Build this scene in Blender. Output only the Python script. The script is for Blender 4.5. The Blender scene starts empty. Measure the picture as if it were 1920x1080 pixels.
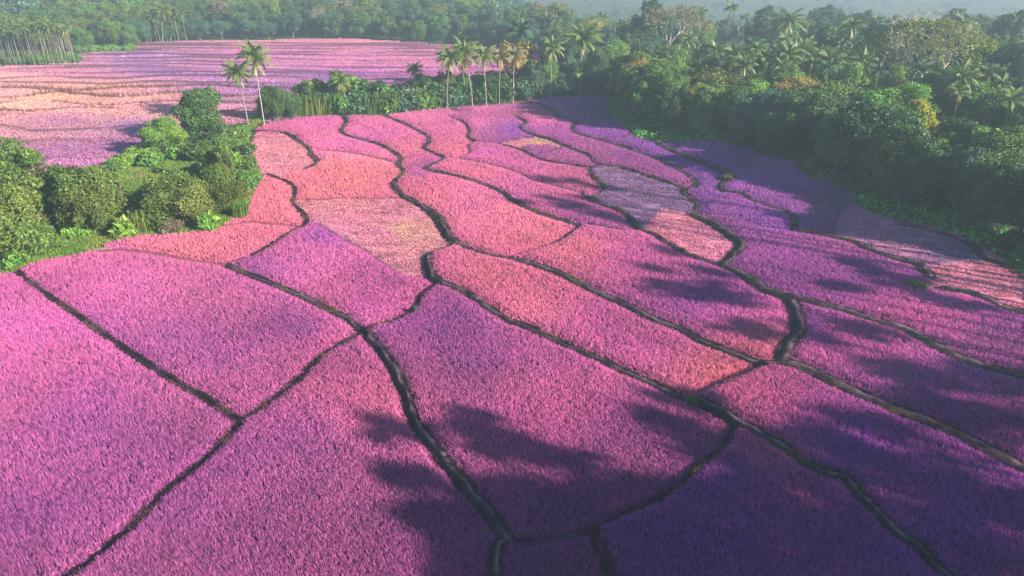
import bpy, math, random
import numpy as np
from math import radians, sin, cos, tan, atan2, sqrt, pi

RNG = np.random.default_rng(7)
random.seed(7)
scene = bpy.context.scene
LINK = scene.collection.objects.link

# ------------------------------------------------------------------ camera
CAM_H = 40.0
FPX = 1300.0                      # focal length in photo pixels (1920 wide)
PITCH = math.atan(620.0 / FPX)    # downward tilt
CP, SP = cos(PITCH), sin(PITCH)

cam_data = bpy.data.cameras.new('camera')
cam_data.sensor_width = 36.0
cam_data.lens = 36.0 * FPX / 1920.0
cam_data.clip_start = 0.5
cam_data.clip_end = 14000.0
cam = bpy.data.objects.new('camera', cam_data)
cam.location = (0, 0, CAM_H)
cam.rotation_euler = (pi / 2 - PITCH, 0, 0)
LINK(cam)
scene.camera = cam


def ray(px, py):
    u = (px - 960.0) / FPX
    v = (540.0 - py) / FPX
    return u, CP + v * SP, -SP + v * CP     # direction x, y, z


def on_plane(px, py, z=0.0):
    dx, dy, dz = ray(px, py)
    t = (z - CAM_H) / dz
    return dx * t, dy * t


def z_base(px):
    return np.clip((np.asarray(px, float) - 560.0) / 1000.0, 0.0, 1.0) * 1.3


def W(px, py):
    """photo position of a point of the fields -> its place on the gently rising valley floor"""
    return on_plane(np.asarray(px, float), np.asarray(py, float), z_base(px))


def M(x, y, z=0.0):
    """place -> coordinates of the field plan"""
    x = np.asarray(x, float); y = np.asarray(y, float)
    depth = y * CP + (CAM_H - z) * SP
    up = y * SP - (CAM_H - z) * CP
    return 960.0 + FPX * x / depth, 540.0 - FPX * up / depth

# ------------------------------------------------------------------ field plan
# width class: g = dark groove, b = earth bank with a path, w = wide bank, t = thin line
LINES = [
 ('b', [(720,217),(727,220),(763,235),(787,247),(803,258),(803,270),(795,278),(813,288),(833,297),(817,307),(797,318)]),
 ('b', [(797,318),(840,328),(887,340),(937,359),(963,377),(990,390),(1023,403),(1063,415),(1087,422)]),
 ('g', [(1087,422),(1123,425),(1160,432),(1200,433)]),
 ('t', [(1087,422),(1077,433),(1040,457),(997,473),(957,485)]),
 ('b', [(645,218),(650,230),(640,247),(660,258),(700,268),(723,277),(740,287),(752,297),(747,310),(757,322),(747,333),(738,347),(747,360),(757,370),(783,382),(807,397)]),
 ('w', [(807,397),(822,410),(830,423),(840,443),(857,458)]),
 ('b', [(857,458),(887,472),(927,483),(953,487),(990,497),(1023,507),(1057,520),(1090,537),(1123,552),(1157,567),(1190,582),(1223,598),(1280,619),(1313,638),(1347,650),(1380,662),(1420,677),(1437,682),(1467,681)]),
 ('g', [(846,205),(862,209)]),
 ('g', [(843,218),(860,225),(873,233),(880,247),(877,257),(890,266)]),
 ('t', [(890,266),(877,273),(880,287),(857,298),(833,297)]),
 ('t', [(857,298),(923,310),(973,325),(1007,340),(1090,360)]),
 ('b', [(1090,360),(1107,373),(1133,385),(1160,393),(1180,407),(1190,420),(1203,432),(1227,442),(1250,457),(1280,472),(1313,487),(1350,497)]),
 ('w', [(1350,497),(1372,506),(1397,520),(1430,542),(1457,552),(1477,559)]),
 ('b', [(968,218),(987,230),(977,237),(983,245),(1007,255),(1033,262),(1053,270),(1070,278),(1087,285),(1107,293),(1113,302),(1123,308)]),
 ('b', [(1123,308),(1157,313),(1207,327),(1240,338),(1280,352),(1283,363),(1300,373),(1310,385),(1303,393),(1290,400)]),
 ('w', [(1290,400),(1313,410),(1340,423),(1363,438),(1383,453),(1388,463),(1377,477),(1363,490),(1358,498)]),
 ('g', [(937,270),(960,277),(980,283),(1000,293),(1023,302),(1057,307),(1090,312),(1117,313),(1123,308)]),
 ('g', [(1107,316),(1110,328),(1123,340),(1133,350),(1130,357),(1105,372)]),
 ('b', [(987,192),(1013,197),(1027,207),(1040,213),(1047,220),(1077,227),(1082,232),(1075,240),(1080,250),(1100,257),(1140,267),(1173,277),(1207,290),(1240,302),(1280,322),(1300,335),(1305,348),(1283,357)]),
 ('w', [(1233,270),(1257,282),(1280,291),(1300,300),(1330,312),(1357,322),(1369,332)]),
 ('t', [(1369,327),(1413,333),(1453,347),(1493,360),(1530,377),(1520,393),(1493,400)]),
 ('b', [(1369,332),(1352,350),(1360,360),(1390,365),(1413,377),(1447,388),(1480,400),(1490,413),(1490,430)]),
 ('t', [(1303,393),(1313,403),(1363,407),(1407,418),(1433,427),(1487,432)]),
 ('w', [(1487,432),(1527,437),(1567,445),(1597,453),(1630,467),(1663,480),(1697,490),(1723,498),(1747,522)]),
 ('w', [(1765,541),(1807,547),(1847,560),(1887,578),(1920,587),(2000,615),(2120,660)]),
 ('t', [(1573,440),(1613,435),(1653,428),(1683,420)]),
 ('b', [(1683,420),(1747,432),(1800,450),(1827,463),(1843,483),(1880,497),(1920,520),(2000,560),(2100,625)]),
 ('t', [(1735,500),(1780,492),(1813,487),(1843,487)]),
 ('w', [(1470,556),(1513,567),(1563,578),(1587,583),(1613,593),(1663,608),(1707,623),(1747,647),(1780,663),(1820,680),(1863,693),(1920,708),(2050,745),(2250,800)]),
 ('w', [(1477,560),(1490,580),(1495,603),(1497,623),(1480,643),(1468,663),(1467,680)]),
 ('w', [(1467,681),(1497,688),(1530,703),(1575,724),(1635,750),(1685,772),(1735,790),(1785,810),(1835,835),(1875,857),(1920,880),(2060,950),(2300,1060)]),
 ('g', [(857,458),(837,468),(810,477),(799,487)]),
 ('b', [(805,480),(802,503),(810,520),(827,532),(853,543),(873,553),(900,570),(933,592),(960,607),(1000,620),(1013,628),(1050,643),(1090,660),(1140,682),(1180,700),(1226,719),(1270,740),(1300,750),(1330,762),(1360,777),(1385,795),(1410,805),(1440,822),(1470,840),(1510,870),(1550,885),(1590,897),(1615,930),(1650,965),(1685,1000),(1725,1025),(1750,1055),(1780,1080),(1860,1160),(1950,1250)]),
 ('g', [(1385,795),(1375,802),(1365,825),(1340,850),(1300,885),(1260,920),(1220,947),(1175,965),(1125,990),(1040,1015),(975,1022),(955,1016)]),
 ('g', [(1117,992),(1117,1010),(1130,1045),(1145,1080),(1170,1150),(1190,1240)]),
 ('t', [(1437,682),(1413,690),(1380,707),(1347,720),(1310,740),(1300,750)]),
 ('b', [(422,498),(450,510),(483,523),(517,537),(567,557),(600,573),(640,592),(660,607),(687,627),(700,643),(723,670),(740,693),(753,720),(765,755),(780,795),(810,835),(850,885),(890,930),(925,970),(945,1000),(955,1016)]),
 ('b', [(948,1012),(937,1030),(930,1080),(922,1150),(915,1250)]),
 ('g', [(33,510),(67,537),(117,573),(167,607),(217,643),(267,677),(333,719),(380,745),(425,775),(450,790)]),
 ('g', [(684,622),(670,630),(640,646),(617,657),(583,690),(556,719),(515,750),(480,775),(450,793),(440,810),(400,850),(350,895),(300,935),(250,990),(200,1030),(150,1070),(60,1135),(-40,1200),(-160,1270)]),
 ('g', [(687,623),(707,613),(733,608),(763,593),(780,577),(790,557),(807,543),(822,532)]),
 ('b', [(470,247),(483,247),(520,247),(547,255),(563,267),(580,280),(583,290),(595,300),(587,310),(570,318)]),
 ('t', [(570,318),(530,328),(503,327)]),
 ('g', [(500,327),(527,337),(547,347),(553,358),(550,380),(560,393),(573,407),(575,420),(560,428),(533,443),(510,460),(480,477),(460,485),(422,497)]),
 ('t', [(567,427),(520,422),(467,418),(425,424)]),
 ('t', [(422,498),(350,488),(300,478),(230,470),(187,473)]),
 ('t', [(575,412),(593,417),(633,440),(683,467),(723,493),(753,510),(783,513),(802,508)]),
 ('t', [(550,377),(600,376),(640,373),(690,373),(747,372)]),
 ('t', [(600,282),(640,285),(690,293),(740,305),(750,310)]),
 ('t', [(890,266),(930,268),(960,262),(1010,256)]),
 ('t', [(1055,271),(1040,281),(1000,293)]),
 ('t', [(1133,352),(1200,380),(1260,395),(1295,399)]),
]
LW = {'g': 0.75, 'b': 1.0, 'w': 1.5, 't': 0.9}

NEAR = [(-700,640),(-300,590),(0,520),(33,507),(90,490),(150,480),(200,462),(250,447),(330,442),(400,435),(425,420),(445,405),(470,385),(480,355),(495,330),(476,300),(472,270),(482,242),(510,231),(560,222),(620,218),(700,219),(760,213),(830,205),(900,200),(960,195),(1000,188),(1060,182),(1110,179),(1140,185),(1142,207),(1140,218),(1167,233),(1187,257),(1220,267),(1280,268),(1340,267),(1413,283),(1423,293),(1487,303),(1493,320),(1513,333),(1563,350),(1600,360),(1600,377),(1630,397),(1663,408),(1713,417),(1763,427),(1813,450),(1863,477),(1920,512),(2100,610),(2400,760),(2700,900),(2700,1400),(-700,1400)]
FAR = [(-700,132),(0,128),(150,122),(147,105),(240,98),(246,86),(340,82),(500,80),(640,76),(760,82),(900,90),(1000,98),(1060,120),(1080,160),(1000,172),(900,178),(640,203),(500,228),(400,236),(330,246),(240,278),(200,312),(110,334),(-100,345),(-400,365),(-700,380)]

# flower colours (albedo); coral also holds the glow of the sunny centre
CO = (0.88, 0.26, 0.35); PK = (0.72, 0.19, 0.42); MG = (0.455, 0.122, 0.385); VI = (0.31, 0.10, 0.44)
DV = (0.40, 0.105, 0.47); LV = (0.44, 0.135, 0.50); SPK = (0.72, 0.265, 0.36); SGR = (0.31, 0.165, 0.33); STN = (0.66, 0.38, 0.26); PC = (0.84, 0.40, 0.29)  # DV also holds the violet of the deep lower-right shade
# plot, photo x, y, colour, crop kind (0 standing, 1 cut)
SEEDS = [
 ('a',60,640,PK,0),('a',200,800,MG,0),('a',60,1000,MG,0),('a',-200,700,PK,0),
 ('b',250,520,PK,0),('b',350,640,MG,0),('b',560,620,MG,0),('b',130,510,PK,0),('b',640,625,PK,0),
 ('c',560,850,MG,0),('c',400,1000,MG,0),('c',700,760,PK,0),('c',800,980,MG,0),
 ('d',480,500,MG,0),('d',600,500,PK,0),('d',740,560,PK,0),('d',600,440,MG,0),
 ('e',640,410,SPK,1),('e',720,440,SPK,1),('e',740,400,SPK,1),('e',760,430,STN,1),
 ('f',850,620,MG,0),('f',900,700,MG,0),('f',1050,740,PK,0),('f',1100,950,MG,0),('f',1200,820,MG,0),
 ('g',900,520,CO,0),('g',1000,580,CO,0),('g',1200,660,PK,0),('g',1350,690,CO,0),('g',1120,610,PK,0),
 ('h',800,360,CO,0),('h',900,440,CO,0),('h',1000,430,CO,0),('h',950,400,CO,0),
 ('i',1080,480,CO,0),('i',1200,480,PK,0),('i',1300,560,MG,0),('i',1440,640,CO,0),('i',1420,590,PK,0),
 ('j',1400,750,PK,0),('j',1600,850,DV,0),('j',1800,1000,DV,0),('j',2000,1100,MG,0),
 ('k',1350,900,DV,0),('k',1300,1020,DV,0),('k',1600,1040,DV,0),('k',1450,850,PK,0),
 ('l',1050,1050,MG,0),('m',1560,640,PK,0),('m',1520,600,MG,0),('m',1800,740,MG,0),('m',1950,800,MG,0),
 ('n',1450,470,MG,0),('n',1600,520,MG,0),('n',1700,590,PK,0),('n',1880,650,MG,0),('n',1450,520,MG,0),
 ('o',1600,410,(.50,.21,.38),1),('p',1680,460,(.50,.21,.38),1),('p',1810,475,SGR,1),('q',1850,530,SPK,1),('q',1950,560,SPK,1),
 ('r',1270,440,SPK,1),('r',1340,470,SPK,1),('r2',1210,345,SGR,1),('r2',1180,375,SGR,1),
 ('s',1390,390,LV,0),('s',1440,410,LV,0),('s2',1450,365,LV,0),('s3',1350,290,LV,0),('s3',1500,340,LV,0),('s3',1560,385,SGR,0),
 ('t',1100,400,MG,0),('t',1000,365,PK,0),('t',900,325,CO,0),('t',850,312,CO,0),
 ('t2',1050,335,PK,0),('t2',950,300,PK,0),('t2',880,292,PK,0),
 ('u',1070,300,MG,0),('u',1000,281,MG,0),('v',1000,266,STN,1),('v',970,270,SPK,1),
 ('w',920,240,MG,0),('w',900,225,PK,0),('w',960,245,VI,0),  # violet seed also stands in for shadow streaks across this plot
 ('x',830,250,PK,0),('x',800,230,PK,0),('x',850,280,CO,0),('x',860,215,MG,0),
 ('x2',690,250,PK,0),('x2',740,240,PK,0),('x2',770,280,CO,0),('y',790,300,PK,0),('y',800,310,MG,0),
 ('z',680,340,CO,0),('z',620,350,CO,0),('z',700,310,CO,0),('z2',680,280,PK,0),('z3',600,250,PK,0),('z3',560,240,PK,0),('z3',560,325,CO,0),
 ('A',530,290,SPK,1),('B',510,380,CO,0),('B',480,410,CO,0),('C',400,460,CO,0),('C',480,450,CO,0),('C',540,430,CO,0),
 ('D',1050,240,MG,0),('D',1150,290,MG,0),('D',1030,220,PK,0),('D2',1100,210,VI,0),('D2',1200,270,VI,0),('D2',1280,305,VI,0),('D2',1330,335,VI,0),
 ('E',1200,310,MG,0),('E',1260,330,MG,0),
]
FAR_SEEDS = [(60,300,MG),(200,270,MG),(250,235,VI),(120,225,MG),(30,200,PC),(150,195,PC),(280,190,PC),(100,165,PC),(220,165,PC),(20,175,PC),(90,210,PC),(220,205,PC),(30,145,PC),(150,140,SPK),(80,138,SPK),
 (300,140,VI),(250,115,VI),(380,170,MG),(320,200,SPK),(400,120,MG),(400,150,VI),(520,170,VI),(600,150,VI),(640,120,PK),(500,100,PK),(640,90,PK),(700,150,MG),
 (760,120,PK),(850,160,MG),(950,150,MG),(980,110,PK),(150,330,MG),(-300,240,MG),(-300,160,PC)]

CELL = 3.0; MX0, MY0 = -690.0, 60.0
NX, NY = 1110, 420


def cellof(mx, my):
    i = np.clip(((np.asarray(mx) - MX0) / CELL).astype(int), 0, NX - 1)
    j = np.clip(((np.asarray(my) - MY0) / CELL).astype(int), 0, NY - 1)
    return j, i


def smooth_line(pts, step=3.0):
    p = np.array(pts, float)
    if len(p) < 2: return p
    P = np.vstack([2 * p[0] - p[1], p, 2 * p[-1] - p[-2]])
    out = []
    for k in range(1, len(P) - 2):
        a, b, c, d = P[k - 1], P[k], P[k + 1], P[k + 2]
        n = max(2, int(np.linalg.norm(c - b) / step))
        t = (np.arange(n) / n)[:, None]
        out.append(0.5 * (2 * b + (c - a) * t + (2 * a - 5 * b + 4 * c - d) * t ** 2 + (3 * b - a - 3 * c + d) * t ** 3))
    out.append(p[-1:])
    return np.vstack(out)


def resample(p, step):
    d = np.r_[0, np.cumsum(np.linalg.norm(np.diff(p, axis=0), axis=1))]
    n = max(2, int(d[-1] / step) + 1)
    s = np.linspace(0, d[-1], n)
    return np.stack([np.interp(s, d, p[:, k]) for k in range(p.shape[1])], 1)


def in_poly(x, y, poly):
    p = np.array(poly, float); inside = np.zeros(np.shape(x), bool)
    j = len(p) - 1
    for i in range(len(p)):
        c = ((p[i, 1] > y) != (p[j, 1] > y)) & (x < (p[j, 0] - p[i, 0]) * (y - p[i, 1]) / (p[j, 1] - p[i, 1] + 1e-9) + p[i, 0])
        inside ^= c
        j = i
    return inside


def to_plan(poly):
    out = []
    for a, b in poly:
        out.append(M(*W(a, b)))
    return [(float(a), float(b)) for a, b in out]

NEAR_P, FAR_P = to_plan(NEAR), to_plan(FAR)

bund_world = []
barrier = np.zeros((NY, NX), bool)
for kind, pts in LINES:
    s = smooth_line(pts, 3.0)
    x, y = W(s[:, 0], s[:, 1])
    bund_world.append((kind, np.stack([x, y], 1)))
    d = resample(np.stack(M(x, y), 1), 1.0)
    j, i = cellof(d[:, 0], d[:, 1])
    barrier[j, i] = True
# thicken by one cell so that the flood cannot slip through diagonals
b2 = barrier.copy(); b2[:, 1:] |= barrier[:, :-1]; barrier = b2
gx, gy = np.meshgrid(MX0 + (np.arange(NX) + .5) * CELL, MY0 + (np.arange(NY) + .5) * CELL)
near_mask = in_poly(gx, gy, NEAR_P)
far_mask = in_poly(gx, gy, FAR_P)
keys = sorted({s[0] for s in SEEDS})
kid = {k: n + 1 for n, k in enumerate(keys)}
label = np.zeros((NY, NX), np.int16)
sx, sy = [], []
for k, px, py, col, kind in SEEDS:
    mx, my = M(*W(px, py)); sx.append(float(mx)); sy.append(float(my))
    j, i = cellof(mx, my); label[j, i] = kid[k]
free = near_mask & ~barrier
for it in range(1400):
    new = label.copy()
    for sh, ax in ((1, 0), (-1, 0), (1, 1), (-1, 1)):
        r = np.roll(label, sh, ax)
        if ax == 0: r[0 if sh == 1 else -1] = 0
        else: r[:, 0 if sh == 1 else -1] = 0
        m = (new == 0) & free & (r > 0)
        new[m] = r[m]
    if it > 30 and np.array_equal(new, label):
        break
    label = new
for it in range(60):
    new = label.copy()
    for sh, ax in ((1, 0), (-1, 0), (1, 1), (-1, 1)):
        r = np.roll(label, sh, ax); m = (new == 0) & (r > 0); new[m] = r[m]
    label = new
# heights and colours per cell
zk = np.zeros(len(keys) + 1); typ = np.zeros(len(keys) + 1, int)
colmap = np.zeros((NY, NX, 3)); colmap[:] = (0.05, 0.075, 0.022)
sx = np.array(sx); sy = np.array(sy)
GLOB = np.zeros((NY, NX, 3)); _w = np.zeros((NY, NX))
for n, s in enumerate(SEEDS):
    if s[4] == 0:
        w = 1 / ((gx - sx[n]) ** 2 + (1.7 * (gy - sy[n])) ** 2 + 900.0) ** 1.3; GLOB += w[..., None] * np.array(s[3]); _w += w
GLOB /= _w[..., None]
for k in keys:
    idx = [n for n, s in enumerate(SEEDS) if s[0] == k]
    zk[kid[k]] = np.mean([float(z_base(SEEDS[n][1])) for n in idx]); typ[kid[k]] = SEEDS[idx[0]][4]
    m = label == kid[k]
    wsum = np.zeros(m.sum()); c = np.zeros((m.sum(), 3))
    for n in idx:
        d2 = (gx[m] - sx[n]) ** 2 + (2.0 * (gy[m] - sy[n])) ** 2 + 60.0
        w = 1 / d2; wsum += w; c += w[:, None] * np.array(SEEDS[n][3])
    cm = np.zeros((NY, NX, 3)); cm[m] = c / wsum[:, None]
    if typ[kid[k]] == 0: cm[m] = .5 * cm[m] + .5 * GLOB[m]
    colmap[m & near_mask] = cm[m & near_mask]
zmap = np.where(label > 0, zk[label], z_base(gx))
wsum = np.zeros(far_mask.sum()); c = np.zeros((far_mask.sum(), 3))
for px, py, col in FAR_SEEDS:
    w = 1 / (((gx[far_mask] - px) * 0.5) ** 2 + (2.5 * (gy[far_mask] - py)) ** 2 + 80.0); wsum += w; c += w[:, None] * np.array(col)
colmap[far_mask] = c / wsum[:, None]
for _ in range(2):   # soften the terrace steps a little
    zmap = (zmap + np.roll(zmap, 1, 1) + np.roll(zmap, -1, 1)) / 3
out_near = ~near_mask
zfield = zmap.copy()


def vnoise(x, y, s, seed=0):
    """cheap smooth value noise, 0..1"""
    x = np.asarray(x, float) / s + 37.7 * seed; y = np.asarray(y, float) / s + 11.3 * seed
    xi = np.floor(x).astype(np.int64); yi = np.floor(y).astype(np.int64)
    fx = x - xi; fy = y - yi; fx = fx * fx * (3 - 2 * fx); fy = fy * fy * (3 - 2 * fy)
    def h(a, b):
        n = (a * 374761393 + b * 668265263 + seed * 974634777) & 0xffffffff
        n = ((n ^ (n >> 13)) * 1274126177) & 0xffffffff
        return ((n ^ (n >> 16)) & 0xffff) / 65535.0
    return (h(xi, yi) * (1 - fx) + h(xi + 1, yi) * fx) * (1 - fy) + (h(xi, yi + 1) * (1 - fx) + h(xi + 1, yi + 1) * fx) * fy

# far terraces: contour steps, each a low riser facing the valley
FAR_STEPS = []
for k, (ya, yb, yc, yd) in enumerate([(325,312,296,286),(294,287,268,254),(268,262,246,235),(240,233,222,212),(221,218,211,205),(208,206,199,194),(194,193,186,181),(181,179,173,174),(168,166,168,168),(158,156,161,162),(148,147,154,154),(140,138,146,146),(133,131,138,138),(126,125,130,130),(120,118,123,122),(114,112,116,114),(108,106,109,107),(102,100,103,101),(97,95,97,96),(92,90,91,92),(88,86,86,88)]):
    xs = np.linspace(-650, 1080, 60)
    base = np.interp(xs, [-650, 0, 350, 700, 1080], [ya * 1.05, ya, yb, yc, yd])
    h = (base - 70) / 200.0
    wob = (vnoise(xs, xs * 0, 110, k + 3) - .5) * 22 * h + (vnoise(xs, xs * 0, 37, k + 9) - .5) * 8 * h
    FAR_STEPS.append(np.stack([xs, base + wob], 1))
STEP_Y = np.array([np.interp(MX0 + (np.arange(NX) + .5) * CELL, s[:, 0], s[:, 1]) for s in FAR_STEPS])   # (steps, NX)


def far_level(mx, my):
    """terrace number (0 nearest) and the riser distance in plan units"""
    i = np.clip(((mx - MX0) / CELL).astype(int), 0, NX - 1)
    n = np.zeros(len(mx)); dist = np.full(len(mx), 99.0)
    for k in range(len(FAR_STEPS)):
        y = STEP_Y[k][i]
        n += (my < y); dist = np.minimum(dist, np.abs(my - y))
    return n, dist


def sstep(a, b, x):
    t = np.clip((x - a) / (b - a), 0, 1); return t * t * (3 - 2 * t)


def ground_z(x, y):
    x = np.asarray(x, float); y = np.asarray(y, float)
    mx, my = M(x, np.maximum(y, 12.0))
    j, i = cellof(mx, my)
    z = zfield[j, i] * (1 - sstep(200, 260, y))
    z = np.where(y < 14, np.clip(x / 40, 0, 1.2), z)
    # hills beyond the far terraces, valley behind the eastern wood
    r = np.hypot(x, y)
    west = sstep(60, -60, x)
    z = z + west * 24 * sstep(430, 900, r)
    z = z - (1 - west) * 40 * sstep(320, 760, r)
    # unseen slope added east of the fields to lift the shadow-casting wood
    z = z + np.clip(.36 * (x - (.664 * np.maximum(y, 0) + 14)), 0, 20) * sstep(50, 78, y) * sstep(200, 120, y) * sstep(400, 250, r)
    # terrace steps
    f = far_mask[j, i]
    n, d = far_level(np.ravel(mx), np.ravel(my)); n = n.reshape(x.shape)
    z = z + np.where(f & (y > 120), 0.06 * n, 0)
    return z

# ------------------------------------------------------------------ materials
def new_mat(name):
    m = bpy.data.materials.new(name); m.use_nodes = True
    nt = m.node_tree; nt.nodes.clear()
    out = nt.nodes.new('ShaderNodeOutputMaterial')
    return m, nt, out


def soft_mat(name, tint=(1, 1, 1), trans=0.3, gloss=0.0, var=0.0, noise=None, attr=True, rough=0.45, trans_tint=None):
    m, nt, out = new_mat(name); N = nt.nodes.new; L = nt.links.new
    rgb = N('ShaderNodeMix'); rgb.data_type = 'RGBA'; rgb.blend_type = 'MULTIPLY'; rgb.inputs[0].default_value = 1.0
    rgb.inputs[7].default_value = (*tint, 1)
    if attr:
        a = N('ShaderNodeAttribute'); a.attribute_name = 'Col'; L(a.outputs['Color'], rgb.inputs[6])
    else:
        rgb.inputs[6].default_value = (1, 1, 1, 1)
    c = rgb.outputs[2]
    if noise:
        scale, lo, hi = noise
        tc = N('ShaderNodeNewGeometry'); nz = N('ShaderNodeTexNoise'); nz.inputs['Scale'].default_value = scale; nz.inputs['Detail'].default_value = 5
        L(tc.outputs['Position'], nz.inputs['Vector'])
        mr = N('ShaderNodeMapRange'); mr.inputs[1].default_value = .3; mr.inputs[2].default_value = .7; mr.inputs[3].default_value = lo; mr.inputs[4].default_value = hi
        L(nz.outputs['Fac'], mr.inputs[0])
        mm = N('ShaderNodeMix'); mm.data_type = 'RGBA'; mm.blend_type = 'MULTIPLY'; mm.inputs[0].default_value = 1.0
        L(c, mm.inputs[6]); L(mr.outputs[0], mm.inputs[7]); c = mm.outputs[2]
    if var:
        oi = N('ShaderNodeObjectInfo'); hs = N('ShaderNodeHueSaturation')
        mr = N('ShaderNodeMapRange'); mr.inputs[3].default_value = 1 - var; mr.inputs[4].default_value = 1 + var
        L(oi.outputs['Random'], mr.inputs[0]); L(mr.outputs[0], hs.inputs['Value'])
        mr2 = N('ShaderNodeMapRange'); mr2.inputs[3].default_value = 0.485; mr2.inputs[4].default_value = 0.515
        ml = N('ShaderNodeMath'); ml.operation = 'MULTIPLY'; ml.inputs[1].default_value = 7.31; fr = N('ShaderNodeMath'); fr.operation = 'FRACT'
        L(oi.outputs['Random'], ml.inputs[0]); L(ml.outputs[0], fr.inputs[0]); L(fr.outputs[0], mr2.inputs[0]); L(mr2.outputs[0], hs.inputs['Hue'])
        L(c, hs.inputs['Color']); c = hs.outputs['Color']
    d = N('ShaderNodeBsdfDiffuse'); L(c, d.inputs['Color']); s = d.outputs[0]
    if trans:
        t = N('ShaderNodeBsdfTranslucent'); L(c, t.inputs['Color'])
        mx = N('ShaderNodeMixShader'); mx.inputs[0].default_value = trans; L(s, mx.inputs[1]); L(t.outputs[0], mx.inputs[2]); s = mx.outputs[0]
    if gloss:
        g = N('ShaderNodeBsdfGlossy'); g.inputs['Roughness'].default_value = rough
        mx = N('ShaderNodeMixShader'); mx.inputs[0].default_value = gloss; L(s, mx.inputs[1]); L(g.outputs[0], mx.inputs[2]); s = mx.outputs[0]
    L(s, out.inputs['Surface'])
    return m

M_GROUND = soft_mat('soil and turf', trans=0, noise=(0.7, .7, 1.25))
M_CROP = soft_mat('flowering crop', trans=0.32, var=0)
M_BANK = soft_mat('trodden earth', trans=0, noise=(1.6, .55, 1.3))
M_GRASS = soft_mat('bank grass', trans=0.35)
M_BARK = soft_mat('bark', tint=(.20, .165, .13), attr=False, trans=0, noise=(2.5, .6, 1.3), var=.15)
M_PALE = soft_mat('pale bark', tint=(.62, .55, .48), attr=False, trans=0, noise=(1.2, .6, 1.2))
M_PALMBARK = soft_mat('palm bark', tint=(.30, .27, .21), attr=False, trans=0, noise=(3, .6, 1.25), var=.15)
LEAF = {
 'dark':   soft_mat('dark leaves', (0.08, 0.165, 0.038), .30, .035, .18),
 'deep':   soft_mat('deep green leaves', (0.052, 0.12, 0.042), .28, .03, .18),
 'mid':    soft_mat('mid green leaves', (0.125, 0.24, 0.042), .34, .03, .18),
 'bright': soft_mat('bright green leaves', (0.18, 0.345, 0.05), .38, .03, .12),
 'olive':  soft_mat('olive leaves', (.160,.220,.046), .32, .02, .15),
 'yellow': soft_mat('yellow green leaves', (0.42, 0.42, 0.04), .38, .02, .08),
 'gold':   soft_mat('golden leaves', (0.31, 0.27, 0.07), .38, .02, .10),
 'brown':  soft_mat('dry brown twigs', (0.22, 0.19, 0.13), .2, 0, .12),
 'palm':   soft_mat('palm fronds', (0.14, 0.215, 0.055), .30, .06, .15),
 'palmdry': soft_mat('half dry palm fronds', (0.22, 0.2, 0.085), .30, .04, .12),
 'teal':   soft_mat('blue green leaves', (0.065, 0.155, 0.085), .30, .04, .15),
}

# ------------------------------------------------------------------ mesh helpers
def mesh_np(name, V, F, col=None, mat=None, smooth=False):
    V = np.asarray(V, np.float32); F = np.asarray(F, np.int32); k = F.shape[1]
    me = bpy.data.meshes.new(name)
    me.vertices.add(len(V)); me.vertices.foreach_set('co', V.ravel())
    me.loops.add(F.size); me.loops.foreach_set('vertex_index', F.ravel())
    me.polygons.add(len(F)); me.polygons.foreach_set('loop_start', np.arange(0, F.size, k, dtype=np.int32))
    me.polygons.foreach_set('loop_total', np.full(len(F), k, np.int32))
    me.polygons.foreach_set('use_smooth', np.full(len(F), smooth, bool))
    if col is not None:
        a = me.color_attributes.new('Col', 'FLOAT_COLOR', 'POINT')
        c = np.ones((len(V), 4), np.float32); c[:, :3] = col; a.data.foreach_set('color', c.ravel())
    me.update(calc_edges=True)
    if mat: me.materials.append(mat)
    return me


def add(name, me, parent=None):
    o = bpy.data.objects.new(name, me); LINK(o)
    if parent: o.parent = parent
    return o


def tag(o, label=None, cat=None, group=None, kind=None):
    if label: o['label'] = label
    if cat: o['category'] = cat
    if group: o['group'] = group
    if kind: o['kind'] = kind
    return o


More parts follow.
